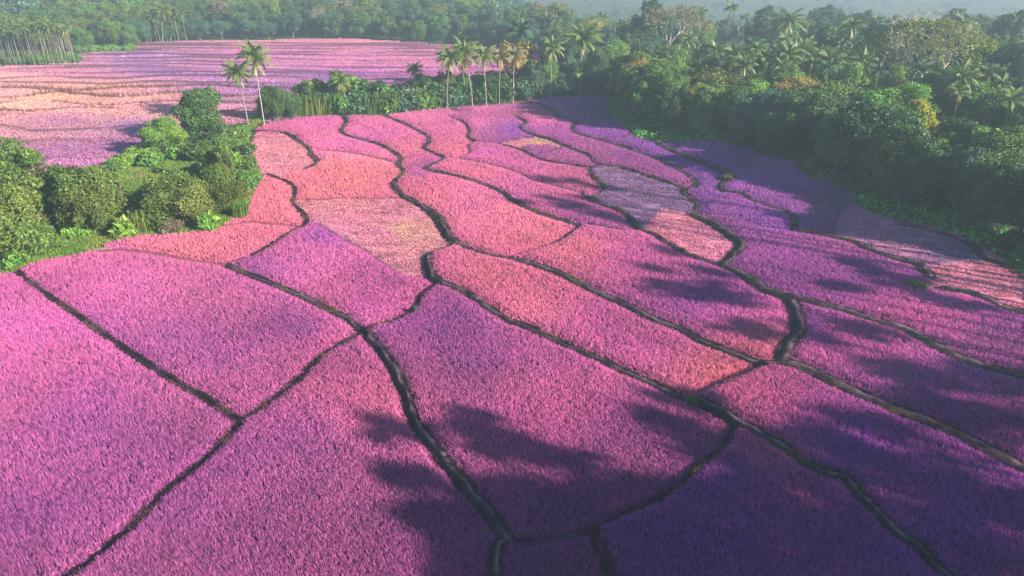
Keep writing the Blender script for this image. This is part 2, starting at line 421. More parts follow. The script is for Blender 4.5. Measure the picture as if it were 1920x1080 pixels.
class MB:
    """collects quads"""
    def __init__(s): s.V = []; s.F = []; s.C = []; s.n = 0
    def put(s, V, F, C=None):
        V = np.asarray(V, float); F = np.asarray(F, int)
        s.V.append(V); s.F.append(F + s.n); s.n += len(V)
        s.C.append(np.ones((len(V), 3)) if C is None else np.broadcast_to(np.asarray(C, float), (len(V), 3)))
    def tube(s, P, R, n=6, C=None):
        P = np.asarray(P, float); R = np.broadcast_to(np.asarray(R, float), (len(P),))
        T = np.gradient(P, axis=0); T /= np.linalg.norm(T, axis=1)[:, None] + 1e-9
        ref = np.array([0, 0, 1.0]) if abs(T[0, 2]) < .8 else np.array([1.0, 0, 0])
        A = np.cross(T, ref); A /= np.linalg.norm(A, axis=1)[:, None] + 1e-9
        B = np.cross(T, A)
        a = np.arange(n) * 2 * pi / n
        V = (P[:, None] + R[:, None, None] * (np.cos(a)[None, :, None] * A[:, None] + np.sin(a)[None, :, None] * B[:, None])).reshape(-1, 3)
        F = []
        for i in range(len(P) - 1):
            for j in range(n):
                F.append((i * n + j, i * n + (j + 1) % n, (i + 1) * n + (j + 1) % n, (i + 1) * n + j))
        s.put(V, F, C)
    def box(s, c, d, C=None, rot=0):
        c = np.array(c, float); d = np.array(d, float) / 2
        V = np.array([(x, y, z) for z in (-1, 1) for x, y in ((-1, -1), (1, -1), (1, 1), (-1, 1))], float) * d
        ca, sa = cos(rot), sin(rot); V = np.stack([V[:, 0] * ca - V[:, 1] * sa, V[:, 0] * sa + V[:, 1] * ca, V[:, 2]], 1) + c
        s.put(V, [(3, 2, 1, 0), (4, 5, 6, 7), (0, 1, 5, 4), (1, 2, 6, 5), (2, 3, 7, 6), (3, 0, 4, 7)], C)
    def arrays(s): return np.vstack(s.V), np.vstack(s.F), np.vstack(s.C)
    def mesh(s, name, mat, smooth=False):
        V, F, C = s.arrays(); return mesh_np(name, V, F, C, mat, smooth)


def unit(v): return v / (np.linalg.norm(v, axis=-1, keepdims=True) + 1e-9)


def leaf_quads(rng, P, Nrm, size, elong=1.5, jit=.35):
    n = len(P)
    r = unit(rng.normal(size=(n, 3)))
    A = unit(np.cross(Nrm, r)); B = np.cross(Nrm, A)
    s = size * (1 + jit * rng.normal(size=(n, 1))).clip(.45, 1.8)
    a = A * s * elong * .5; b = B * s * .5; fold = Nrm * s * .18
    V = np.stack([P - a, P - b + fold, P + a, P + b + fold], 1).reshape(-1, 3)
    F = np.arange(4 * n).reshape(n, 4)
    return V, F


def leaf_cloud(rng, mb, blobs, n, size, spread=.16, updir=.25, rough=.7, elong=1.5, cvar=.22):
    bl = np.array([[*c, *r] for c, r in blobs], float)
    w = (bl[:, 3] * bl[:, 4] + bl[:, 3] * bl[:, 5]); w /= w.sum()
    k = rng.choice(len(bl), n, p=w)
    d = unit(rng.normal(size=(n, 3)) + np.array([0, 0, updir]))
    rad = 1 - np.abs(rng.normal(size=(n, 1))) * spread + rng.exponential(.10, size=(n, 1)) * (rng.random((n, 1)) < .3)
    # ragged sub-clumps
    ph = rng.uniform(0, 6.28, (len(bl), 3))
    rad *= 1 + .20 * (np.sin(4.3 * d[:, :1] + ph[k, :1]) * np.sin(5.1 * d[:, 1:2] + ph[k, 1:2]) + .6 * np.sin(7.7 * d[:, 2:3] + ph[k, 2:3]))
    P = bl[k, :3] + d * bl[k, 3:] * rad
    Nn = unit(d + rough * rng.normal(size=(n, 3)))
    V, F = leaf_quads(rng, P, Nn, size, elong)
    cb = 1 + .16 * rng.normal(size=(len(bl), 1)); warm = 1 + .10 * rng.normal(size=(len(bl), 1))
    c = np.ones((n, 3)) * cb[k] * (1 + cvar * rng.normal(size=(n, 1)))
    c[:, :1] *= warm[k]
    mb.put(V, F, np.repeat(c.clip(.3, 2.2), 4, 0))


def bent(rng, a, b, n=6, wob=.06):
    a = np.array(a, float); b = np.array(b, float); t = np.linspace(0, 1, n)[:, None]
    L = np.linalg.norm(b - a); P = a + (b - a) * t
    return P + np.sin(t * pi) * rng.normal(size=3) * L * wob + rng.normal(size=(n, 3)) * L * .012


def proto_tree(seed, H=14, R=5.5, low=.25, nb=18, n=9000, size=.42, flat=1.0, spread=.16, limbs=6, trunk_r=.28, elong=1.5):
    """broadleaf tree: meshes for trunk (with limbs) and crown"""
    rng = np.random.default_rng(seed)
    zc = H * (low + 1) / 2; hz = H * (1 - low) / 2
    blobs = [((0, 0, zc), (R * .62, R * .62, hz * .72))]
    for i in range(nb):
        d = unit(rng.normal(size=3) + np.array([0, 0, .25])); f = rng.uniform(.5, .8) if i % 3 else rng.uniform(.8, 1.02)
        r = R * (rng.uniform(.26, .46) if i % 3 else rng.uniform(.14, .24))
        blobs.append(((d[0] * R * f, d[1] * R * f, zc + d[2] * hz * f), (r, r, r * .85 * flat)))
    cr = MB(); leaf_cloud(rng, cr, blobs, n, size, spread, elong=elong)
    tk = MB(); top = np.array([rng.normal() * .3, rng.normal() * .3, zc + hz * .3])
    P = bent(rng, (0, 0, -.4), top, 8, .03); tk.tube(P, np.linspace(trunk_r * 1.25, trunk_r * .35, 8), 7)
    for i in range(limbs):
        c, r = blobs[1 + i]; s = P[2 + i % 4]
        tk.tube(bent(rng, s, np.array(c) * .92 + np.array([0, 0, zc * .06]), 6, .08), np.linspace(trunk_r * .5, .05, 6), 5)
    return tk, cr


def proto_bush(seed, H=4, R=2.6, n=3500, size=.34, nb=9, elong=1.6):
    rng = np.random.default_rng(seed); blobs = []
    for i in range(nb):
        a = rng.uniform(0, 6.28); f = sqrt(rng.uniform(0, 1)) * .65; r = R * rng.uniform(.34, .55)
        z = H * rng.uniform(.22, .72) * (1 - .4 * f)
        blobs.append(((cos(a) * R * f, sin(a) * R * f, z), (r, r, r * .95)))
    cr = MB(); leaf_cloud(rng, cr, blobs, n, size, .2, elong=elong)
    tk = MB()
    for i in range(5):
        c, r = blobs[i]; tk.tube(bent(rng, (rng.normal() * .15, rng.normal() * .15, -.3), c, 5, .1), np.linspace(.09, .03, 5), 5)
    return tk, cr


def frond(rng, mb, base, az, up, L, droop, nl=15, lw=.10, ll=1.0, hang=.6, C=1.0):
    n = 9; t = np.linspace(0, 1, n)
    el = up - droop * t ** 1.3
    ds = L / (n - 1)
    h = np.r_[0, np.cumsum(np.cos(el[:-1]) * ds)]; v = np.r_[0, np.cumsum(np.sin(el[:-1]) * ds)]
    hd = np.array([cos(az), sin(az), 0]); sd = np.array([-sin(az), cos(az), 0])
    P = np.array(base) + h[:, None] * hd + v[:, None] * np.array([0, 0, 1.0])
    col = np.array([1, 1, 1]) * C * (1 + .15 * rng.normal())
    mb.tube(P, np.linspace(.055, .015, n), 4, col * 1.2)
    q = np.linspace(.10, .99, nl); B = np.stack([np.interp(q, t, P[:, k]) for k in range(3)], 1)
    T = unit(np.stack([np.interp(q, t, np.gradient(P, axis=0)[:, k]) for k in range(3)], 1))
    length = ll * np.sin(np.clip(q * 1.02 + .06, 0, 1) * pi) ** .6 * (1 + .1 * rng.normal(size=nl))
    for sgn in (-1, 1):
        d = unit(sd * sgn * .8 + T * .55 + np.array([0, 0, -1]) * hang * (.7 + .4 * rng.random((nl, 1))))
        tip = B + d * length[:, None] + np.array([0, 0, -1]) * (length[:, None] * .18)
        V = np.stack([B - T * lw, B + T * lw, tip + T * lw * .25, tip - T * lw * .25], 1).reshape(-1, 3)
        mb.put(V, np.arange(4 * nl).reshape(nl, 4), np.repeat(col * (1 + .12 * rng.normal(size=(nl, 1))), 4, 0))


def proto_palm(seed, H=15, lean=1.5, nf=24, L=6.0, dry=5, ll=1.25, r0=.18, nuts=False, nl=19, lw=.15):
    rng = np.random.default_rng(seed)
    t = np.linspace(0, 1, 10); a = rng.uniform(0, 6.28)
    P = np.stack([cos(a) * lean * t ** 1.7, sin(a) * lean * t ** 1.7, -.3 + (H + .3) * t], 1)
    tk = MB(); tk.tube(P, np.r_[r0 * 1.5, np.linspace(r0, r0 * .62, 9)], 7)
    cr = MB(); top = P[-1]
    for i in range(nf):
        az = i * 2.39996 + rng.normal() * .15; f = i / nf
        up = 1.25 - 1.55 * f + rng.normal() * .08
        frond(rng, cr, top + np.array([0, 0, .15 - .3 * f]), az, up, L * (.8 + .25 * rng.random()), 1.05 + .5 * rng.random(), nl, lw, ll, .55)
    for i in range(dry):
        frond(rng, cr, top - np.array([0, 0, .3]), rng.uniform(0, 6.28), -.7 - .5 * rng.random(), L * .8, .5, 11, lw, ll * .8, .8, np.array([1.9, 1.25, .9]))
    nb = None
    if nuts and rng is not None:
        nb = MB()
        for i in range(7):
            az = rng.uniform(0, 6.28); c = top + np.array([cos(az) * .38, sin(az) * .38, -.45 - .25 * rng.random()])
            ph = np.linspace(0, pi, 5)
            nb.tube(np.stack([np.zeros(5), np.zeros(5), .19 * np.cos(ph)], 1) + c, .15 * np.sin(ph) + .01, 6)
    return tk, cr, nb


def branch(rng, mb, p, d, L, r, depth, flat=.0, twig=None, spread=.75, n=5):
    """recursive bare limb"""
    P = [p]; cur = np.array(d, float)
    for k in range(n - 1):
        cur = unit(cur + rng.normal(size=3) * .20 + np.array([0, 0, .03 - flat * .08])); P.append(P[-1] + cur * L / (n - 1))
    P = np.array(P); mb.tube(P, np.linspace(r, r * .58, n), 5 if depth > 1 else 4)
    if depth <= 0:
        if twig is not None: twig.append((P[-1], cur))
        return
    kids = 3 if rng.random() < .6 else 2
    for k in range(kids):
        nd = unit(cur + rng.normal(size=3) * spread * np.array([1, 1, .6]) + np.array([0, 0, .12]))
        branch(rng, mb, P[-1] if k < 2 else P[-2], nd, L * rng.uniform(.62, .85), r * .58, depth - 1, flat, twig, spread)


def proto_bare(seed, H=16, depth=5, leaf=700, spread=.7):
    rng = np.random.default_rng(seed); tk = MB(); tw = []
    tk.tube(bent(rng, (0, 0, -.3), (0, 0, H * .36), 5, .03), np.linspace(.42, .3, 5), 7)
    for k in range(3):
        a = k * 2.1 + rng.normal() * .3
        branch(rng, tk, np.array([0, 0, H * .35]), unit(np.array([cos(a) * .6, sin(a) * .6, 1.0])), H * .2, .22, depth, 0, tw, spread)
    cr = MB(); T = np.array([p for p, d in tw]); D = np.array([d for p, d in tw])
    for i in range(len(T)):
        for q in range(4):
            d = unit(D[i] + rng.normal(size=3) * .6); e = T[i] + d * rng.uniform(.6, 1.4)
            cr.tube(np.array([T[i], (T[i] + e) / 2 + rng.normal(size=3) * .06, e]), [.035, .028, .012], 3)
    if leaf:
        k = rng.integers(0, len(T), leaf); P = T[k] + rng.normal(size=(leaf, 3)) * .6
        V, F = leaf_quads(rng, P, unit(rng.normal(size=(leaf, 3))), .3); cr.put(V, F, np.array([.9, 1.1, .6]))
    return tk, cr


def proto_rain(seed, H=23, R=18):
    """wide umbrella crown on pale spreading limbs, thinly leaved on top"""
    rng = np.random.default_rng(seed); tk = MB(); tw = []
    tk.tube(bent(rng, (0, 0, -.4), (0, 0, 8.5), 6, .02), np.linspace(1.0, .75, 6), 9)
    for k in range(9):
        a = k * 2 * pi / 9 + rng.normal() * .2
        branch(rng, tk, np.array([0, 0, 8.0 + rng.random()]), unit(np.array([cos(a), sin(a), .50 + .25 * rng.random()])), R * .36, .46, 5, .22, tw, .62)
    T = np.array([p for p, d in tw]); D = np.array([d for p, d in tw])
    # keep the ends under the dome
    cr = MB()
    for i in range(len(T)):
        for q in range(1):
            d = unit(D[i] + rng.normal(size=3) * .55 + np.array([0, 0, .2])); e = T[i] + d * rng.uniform(.8, 1.7)
            cr.tube(np.array([T[i], (T[i] + e) / 2 + rng.normal(size=3) * .1, e]), [.045, .035, .012], 3, np.array([1.5, 1.05, 2.6]))
    n = 6500
    a = rng.uniform(0, 2 * pi, n); f = np.sqrt(rng.uniform(0, 1, n)); lump = 1 + .05 * np.sin(5 * a + 1) + .04 * np.sin(11 * a)
    x = np.cos(a) * R * f * lump; y = np.sin(a) * R * f * lump
    dome = H - 8.5 * f ** 2.4 + .9 * (vnoise(x, y, 2.6, 5) - .5)
    P = np.stack([x, y, dome - np.abs(rng.normal(size=n)) * .6], 1)
    keep = vnoise(x, y, 3.0, 8) + .25 * f > .33
    P = P[keep]
    V, F = leaf_quads(rng, P, unit(np.array([0, 0, .8]) + rng.normal(size=(len(P), 3)) * .8), .45)
    c = np.array([1.0, 1.0, .75]) * (1 + .22 * rng.normal(size=(len(P), 1))); cr.put(V, F, np.repeat(c, 4, 0))
    return tk, cr


def proto_reed(seed, H=5, R=2.2, n=240):
    """clump of tall cane blades"""
    rng = np.random.default_rng(seed); mb = MB(); V = []; F = []; C = []
    tk = MB()
    for i in range(n):
        a = rng.uniform(0, 6.28); f = sqrt(rng.random()) * R; b = np.array([cos(a) * f, sin(a) * f, 0]); az = rng.uniform(0, 6.28)
        h = H * rng.uniform(.55, 1.05); o = rng.uniform(.2, 1.0) * h * .35; w = rng.uniform(.05, .11)
        hd = np.array([cos(az), sin(az), 0]); sd = np.array([-sin(az), cos(az), 0]) * w
        P = [b, b + hd * o * .2 + (0, 0, h * .55), b + hd * o * .7 + (0, 0, h * .92), b + hd * o * 1.4 + (0, 0, h * .86)]
        c = 1 + .22 * rng.normal()
        col = np.array([1.3, 1.0, .7]) * c if rng.random() < .2 else np.array([1, 1, 1]) * c
        for k in range(3):
            w0, w1 = (1, 1, .8, .2)[k], (1, 1, .8, .2)[k + 1]
            mb.put([P[k] - sd * w0, P[k] + sd * w0, P[k + 1] + sd * w1, P[k + 1] - sd * w1], [(0, 1, 2, 3)], col)
    for i in range(24):
        a = rng.uniform(0, 6.28); f = sqrt(rng.random()) * R * .8
        tk.tube(np.array([[cos(a) * f, sin(a) * f, -.2], [cos(a) * f * 1.1, sin(a) * f * 1.1, H * .6]]), [.05, .03], 4)
    return tk, mb

# ------------------------------------------------------------------ bank raster (where no crop grows)
GX0, GY0, GC = -170.0, 15.0, 0.2
GW, GH = 1850, 1250
soil = np.zeros((GH, GW), np.uint8)     # 1 dark groove, 2 earth bank, 3 thin line
dline = np.full((GH, GW), 3.0, np.float32)   # metres to the nearest plot edge
for kind, xy in bund_world:
    p = resample(xy, 0.4); K = 13
    oy, ox = np.mgrid[-K:K + 1, -K:K + 1]
    i0 = ((p[:, 0] - GX0) / GC).astype(int); j0 = ((p[:, 1] - GY0) / GC).astype(int)
    for a, b in zip(ox.ravel(), oy.ravel()):
        if a * a + b * b > K * K: continue
        i = i0 + a; j = j0 + b; ok = (i >= 0) & (i < GW) & (j >= 0) & (j < GH)
        dd_ = np.hypot(a, b) * GC - LW[kind] * .5
        dline[j[ok], i[ok]] = np.minimum(dline[j[ok], i[ok]], dd_)
rr = np.random.default_rng(3)
for kind, xy in bund_world:
    p = resample(xy, 0.15)
    ext = LW[kind] * .5
    rad = ext * (.85 + .35 * vnoise(p[:, 0], p[:, 1], 1.3, 4) + .12 * rr.normal(size=len(p)))
    K = int(np.ceil(ext * 1.6 / GC)) + 1
    oy, ox = np.mgrid[-K:K + 1, -K:K + 1]
    for a, b in zip(ox.ravel(), oy.ravel()):
        m = np.hypot(a, b) * GC <= rad
        i = ((p[m, 0] - GX0) / GC).astype(int) + a; j = ((p[m, 1] - GY0) / GC).astype(int) + b
        ok = (i >= 0) & (i < GW) & (j >= 0) & (j < GH)
        soil[j[ok], i[ok]] = {'g': 1, 'b': 2, 'w': 2, 't': 3}[kind]


def soil_at(x, y):
    i = ((x - GX0) / GC).astype(int); j = ((y - GY0) / GC).astype(int)
    ok = (i >= 0) & (i < GW) & (j >= 0) & (j < GH)
    return np.where(ok, soil[np.clip(j, 0, GH - 1), np.clip(i, 0, GW - 1)], 0)


def edge_at(x, y):
    i = ((x - GX0) / GC).astype(int); j = ((y - GY0) / GC).astype(int)
    ok = (i >= 0) & (i < GW) & (j >= 0) & (j < GH)
    return np.where(ok, dline[np.clip(j, 0, GH - 1), np.clip(i, 0, GW - 1)], 3.0)


def plan_at(x, y):
    mx, my = M(x, np.maximum(y, 12.0)); j, i = cellof(mx, my)
    return mx, my, j, i

# ------------------------------------------------------------------ the ground
def level_tone(n):
    h = np.sin(n * 12.9898) * 43758.5453; h = h - np.floor(h); g = np.sin(n * 78.233) * 12543.123; g = g - np.floor(g)
    return np.stack([.88 + .24 * h, .90 + .2 * h + .12 * (g - .5), .88 + .24 * h - .16 * (g - .5)], 1)


def build_ground():
    rows = np.r_[np.geomspace(2, 40, 34)[:-1], np.geomspace(40, 150, 230)[:-1], np.geomspace(150, 440, 440)[:-1], np.geomspace(440, 5900, 100)]
    ang = np.radians(np.r_[np.linspace(-180, -49, 60)[:-1], np.linspace(-49, 49, 640), np.linspace(49, 180, 60)[1:-1]])
    A, R = np.meshgrid(ang, rows)
    x = (np.sin(A) * R).ravel(); y = (np.cos(A) * R).ravel()
    z = ground_z(x, y)
    mx, my, j, i = plan_at(x, y)
    nm = near_mask[j, i] | (y < 14); fm = far_mask[j, i] & (y > 120) & ~nm
    c = colmap[j, i].copy()
    t = typ[label[j, i]]
    n1 = vnoise(x, y, 9, 1); n2 = vnoise(x, y, 2.2, 2)
    green = np.stack([.055 + .03 * n1, .085 + .03 * n2, .026 + .008 * n1], 1)
    dry = np.stack([.16 + .04 * n2, .13 + .03 * n1, .06 + 0 * n1], 1)
    green = np.where((n1 * .6 + n2 * .4 > .8)[:, None], dry, green)
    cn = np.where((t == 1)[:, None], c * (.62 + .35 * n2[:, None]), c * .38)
    s = soil_at(x, y)
    cn = np.where((s > 0)[:, None] & (s < 3)[:, None], np.array([.040, .024, .040]), cn)
    lv, d = far_level(mx, my)
    cf = c * (.62 + .5 * vnoise(x, y, 3.0, 12)[:, None]) * level_tone(lv)
    wr = 3.4 * vnoise(x, y * 2, 26, 21) - .3
    cf = np.where((d < wr)[:, None], c * .25 + np.array([.07, .042, .055]), cf)
    col = np.where(nm[:, None], cn, np.where(fm[:, None], cf, green))
    z = z + np.where(fm | nm, 0, .12 * n2)
    nr, na = len(rows), len(ang)
    idx = np.arange(nr * na).reshape(nr, na)
    F = np.stack([idx[:-1, :-1], idx[1:, :-1], idx[1:, 1:], idx[:-1, 1:]], -1).reshape(-1, 4)
    F2 = np.stack([idx[:-1, -1], idx[1:, -1], idx[1:, 0], idx[:-1, 0]], -1)
    V = np.stack([x, y, z], 1)
    V = np.vstack([V, [[0, 0, float(z[:na].mean())]]]); col = np.vstack([col, col[:1]])
    o = add('ground', mesh_np('ground', V, np.vstack([F, F2]), col, M_GROUND, True))
    tag(o, 'valley floor of purple terraced fields with green turf under the woods', 'ground', kind='structure')

build_ground()

# ------------------------------------------------------------------ earth banks between the plots
def build_banks():
    mb = MB()
    for kind, xy in bund_world:
        if kind in 'gt': continue
        p = resample(xy, 0.28); n = len(p)
        if n < 3: continue
        T = unit(np.gradient(p, axis=0)); S = np.stack([T[:, 1], -T[:, 0]], 1)
        p = p + S * ((vnoise(p[:, 0], p[:, 1], 1.7, 31) - .5) * .5)[:, None]
        w = LW[kind] * (.65 + .45 * vnoise(p[:, 0], p[:, 1], 3.1, 32) + .35 * vnoise(p[:, 0], p[:, 1], .9, 34)); bh = (.24 if kind == 'w' else .15)
        fade = np.minimum(1, np.minimum(np.arange(n), np.arange(n)[::-1]) / 3.0)
        off = np.array([-.62, -.48, -.22, -.07, .07, .22, .48, .62])
        zl = ground_z(*(p - S * (w * 1.1)[:, None]).T); zr = ground_z(*(p + S * (w * 1.1)[:, None]).T)
        top = np.maximum(zl, zr) + bh * fade * (.7 + .6 * vnoise(p[:, 0], p[:, 1], 2.2, 33))
        hi = (.20 if kind == 'w' else .08) * (1 if zr.mean() >= zl.mean() else -1)
        off = off + hi * np.array([0, 0, .8, 1, 1, .8, 0, 0])
        V = []; C = []
        for k, o in enumerate(off):
            q = p + S * (w * o)[:, None]
            f = [0, .45, .88, 1, 1, .88, .45, 0][k]
            base = zl if k < 4 else zr
            z = (base - .06) * (1 - f) + top * f + .17 * (vnoise(q[:, 0], q[:, 1], .42, 40 + k) - .5) * (f > 0)
            V.append(np.column_stack([q, z]))
            nn = vnoise(q[:, 0], q[:, 1], 1.1, 50)[:, None]
            path = np.array([.15, .098, .120]) * (.35 + 1.0 * nn) * (.6 + .8 * vnoise(q[:, 0], q[:, 1], .5, 55)[:, None])
            turf = np.where(vnoise(q[:, 0], q[:, 1], 5.0, 51)[:, None] > .86, np.array([[.09, .065, .035]]), np.array([[.045, .030, .044]])) * (.7 + .6 * nn)  # dark flanks have the shade of the bank sides painted in, yellowish turf in patches
            C.append(path if 0 < f and f > .9 else turf)
        V = np.stack(V, 1).reshape(-1, 3); C = np.stack(C, 1).reshape(-1, 3); m = len(off)
        idx = np.arange(n * m).reshape(n, m)
        F = np.stack([idx[:-1, :-1], idx[:-1, 1:], idx[1:, 1:], idx[1:, :-1]], -1).reshape(-1, 4)
        mb.put(V, F, C)
    o = add('path', mb.mesh('path', M_BANK, True))
    tag(o, 'winding trodden earth banks that divide the pink plots', 'path', kind='structure')

build_banks()

# ------------------------------------------------------------------ crops
def blades(x, y, z, col, h, w, nb, lean, rng, wind=(-.12, .0), tipmul=1.12):
    n = len(x)
    P = np.repeat(np.stack([x, y, z], 1), nb, 0); C = np.repeat(col, nb, 0); H = np.repeat(h, nb) * rng.uniform(.7, 1.12, n * nb); Wd = np.repeat(w, nb)
    az = rng.uniform(0, 2 * pi, n * nb); a2 = rng.uniform(0, 2 * pi, n * nb)
    P[:, 0] += np.cos(a2) * Wd * .8; P[:, 1] += np.sin(a2) * Wd * .8
    s = np.stack([np.cos(az) * Wd * .5, np.sin(az) * Wd * .5, np.zeros(n * nb)], 1)
    ld = np.abs(rng.normal(size=n * nb)) * lean
    tip = P + np.stack([np.cos(a2) * ld + wind[0] * H, np.sin(a2) * ld + wind[1] * H, H], 1)
    mid = P * .5 + tip * .5
    V = np.stack([P, mid + s, tip, mid - s], 1).reshape(-1, 3)     # a pointed leaf
    cc = C * (1 + .27 * rng.normal(size=(n * nb, 1))).clip(.35, 1.7)
    cc = np.repeat(cc[:, None], 4, 1); cc[:, 2] *= tipmul
    return V, cc.reshape(-1, 3).clip(0, .95)


def sample(n, r0, r1, amin, amax, rng, p=1.0):
    u = rng.uniform(0, 1, n)
    r = r0 + (r1 - r0) * u if p == 1.0 else (r0 ** p + (r1 ** p - r0 ** p) * u) ** (1 / p)
    a = np.radians(rng.uniform(amin, amax, n))
    return np.sin(a) * r, np.cos(a) * r, r


def tint_noise(c, x, y, rng):
    n = len(x); far = np.clip(75 / np.hypot(x, y), .35, 1)
    v = .86 + .28 * vnoise(x, y, 11, 61)
    hue = (vnoise(x, y, 23, 62) - .5) + .5 * (vnoise(x, y, 6, 63) - .5)
    c = c * v[:, None]
    c = c * np.stack([1 + .11 * hue, 1 + .22 * hue, 1 - .16 * hue], 1)
    dk = rng.random(n) < (.17 + .25 * (vnoise(x, y, 2.1, 66) - .5)) * far
    c[dk] *= np.array([.42, .45, .62])
    return c


def build_crop():
    rng = np.random.default_rng(11)
    x, y, r = sample(950000, 24, 262, -46, 48, rng, .85)
    mx, my, j, i = plan_at(x, y)
    jj, ii = cellof(mx + rng.normal(size=len(x)) * 2, my + rng.normal(size=len(x)) * 1.2)
    ok = in_poly(mx, my, NEAR_P) & (soil_at(x, y) == 0) & (label[j, i] > 0)
    same = label[jj, ii] == label[j, i]
    ii = np.where(same, ii, i); jj = np.where(same, jj, j)
    c = colmap[jj, ii]; t = typ[label[j, i]]
    ok &= near_mask[jj, ii]
    st = ok & (t == 0)
    X, Y, R = x[st], y[st], r[st]; Z = ground_z(X, Y) - .03
    h = .66 * (.82 + .3 * vnoise(X, Y, 4, 70)) * np.clip(.42 + .58 * edge_at(X, Y) / np.clip(R / 70, .5, 2.0), .42, 1); w = .047 * (R / 55) ** .4
    V, C = blades(X, Y, Z, tint_noise(c[st], X, Y, rng), h, w, 5, .13, rng)
    o = add('flower_crop', mesh_np('flower_crop', V, np.arange(len(V)).reshape(-1, 4), C, M_CROP))
    tag(o, 'dense pink and magenta crop standing in the near plots', 'crop', kind='stuff')
    ct = ok & (t == 1) & (rng.random(len(x)) < .75)
    X, Y, R = x[ct], y[ct], r[ct]; Z = ground_z(X, Y) - .02
    keep = vnoise(X + Y * .6, Y * 2.2, 1.5, 71) > .30
    X, Y, R, Z = X[keep], Y[keep], R[keep], Z[keep]
    V, C = blades(X, Y, Z, tint_noise(c[ct][keep], X, Y, rng) * (.75 + .5 * vnoise(X, Y * 2, 2.4, 72))[:, None], .22 + 0 * X, .10 * np.sqrt(R / 55), 3, .30, rng)
    o = add('stubble', mesh_np('stubble', V, np.arange(len(V)).reshape(-1, 4), C, M_CROP))
    tag(o, 'short cut stubble in the pale plots among the pink crop', 'stubble', kind='stuff')
    # far terraces
    x, y, r = sample(330000, 120, 470, -46, 8, rng, 1.4)
    mx, my, j, i = plan_at(x, y)
    lv, d = far_level(mx, my)
    ok = in_poly(mx, my, FAR_P) & ~in_poly(mx, my, NEAR_P) & (d > 2.9 * vnoise(x, y * 2, 26, 21) - .3)
    X, Y, R = x[ok], y[ok], r[ok]
    jj, ii = cellof(mx[ok] + rng.normal(size=len(X)) * 7, my[ok] + rng.normal(size=len(X)) * 2)
    c = np.where(far_mask[jj, ii][:, None], colmap[jj, ii], colmap[j[ok], i[ok]])
    fresh = (vnoise(X, Y, 30, 75) * .4 + .6)[:, None]
    V, C = blades(X, Y, ground_z(X, Y) - .03, tint_noise((c * .68 + np.array([.235, .155, .17])) * level_tone(lv[ok]), X, Y, rng) * fresh ** .5, .42 + 0 * X, .12 * np.sqrt(R / 120), 3, .16, rng)
    o = add('terrace_crop', mesh_np('terrace_crop', V, np.arange(len(V)).reshape(-1, 4), C, M_CROP))
    tag(o, 'hazy pink and violet crop on the far terraces beyond the hedge', 'crop', kind='stuff')
    # withered weeds on the terrace risers
    vs = []; cs = []
    for k, s in enumerate(FAR_STEPS):
        p = resample(s, 1.0); g = in_poly(p[:, 0], p[:, 1], FAR_P)
        p = p[g]
        if len(p) < 5: continue
        wx, wy = on_plane(p[:, 0], p[:, 1], 0.5)
        q = resample(np.stack([wx, wy], 1), .5); q = q + rng.normal(size=q.shape) * .35
        f = vnoise(q[:, 0], q[:, 1], 16, 80 + k) > (.30 if k in (5, 6, 7, 8, 9) else .52)
        q = q[f]
        big = 1.9 if k in (7, 8) else 1.0 if k in (5, 6) else .6
        col = np.where((q[:, 0] < -95)[:, None], np.array([[.28, .14, .115]]), np.array([[.20, .105, .16]])) * np.ones((len(q), 1))
        V, C = blades(q[:, 0], q[:, 1], ground_z(q[:, 0], q[:, 1]), col, .9 * big * rng.uniform(.5, 1.3, len(q)), .22 + 0 * q[:, 0], 5, .35, rng, tipmul=1.0)
        vs.append(V); cs.append(C)
    V = np.vstack(vs); o = add('weeds', mesh_np('weeds', V, np.arange(len(V)).reshape(-1, 4), np.vstack(cs), M_CROP))
    tag(o, 'ragged dark weeds along the edges of the far terraces', 'weeds', kind='stuff')

build_crop()


def build_bank_weeds():
    rng = np.random.default_rng(17); xs = []
    for kind, xy in bund_world:
        if kind == 't': continue
        q = resample(xy, .045); T = unit(np.gradient(q, axis=0)); Sd = np.stack([T[:, 1], -T[:, 0]], 1)
        f = vnoise(q[:, 0], q[:, 1], 2.4, 130) > .30; q = q[f]; Sd = Sd[f]
        off = LW[kind] * .46 * np.sign(rng.normal(size=len(q))) * (1 - np.abs(rng.normal(size=len(q))) * .22)
        xs.append(q + Sd * off[:, None])
        q2 = q[::3]; S2 = Sd[::3]; m = vnoise(q2[:, 0], q2[:, 1], 1.6, 133) > .5; xs.append((q2 + S2 * (LW[kind] * .5 * rng.uniform(-1.1, 1.1, len(q2)))[:, None])[m])
    q = np.vstack(xs); x, y = q.T; r = np.hypot(x, y)
    n = vnoise(x, y, 2.6, 131)[:, None]
    c = np.where(n > .80, np.array([[.17, .13, .045]]), np.where(n > .55, np.array([[.15, .075, .10]]), np.array([[.050, .030, .045]])))
    V, C = blades(x, y, ground_z(x, y) + .02, c, .36 * (.4 + vnoise(x, y, 1.2, 132)), .050 * (r / 55) ** .4, 4, .18, rng, tipmul=1.0)
    o = add('weeds', mesh_np('weeds', V, np.arange(len(V)).reshape(-1, 4), C, M_GRASS))
    tag(o, 'dark and yellowish weeds growing on the sides of the earth banks', 'weeds', kind='stuff')

build_bank_weeds()

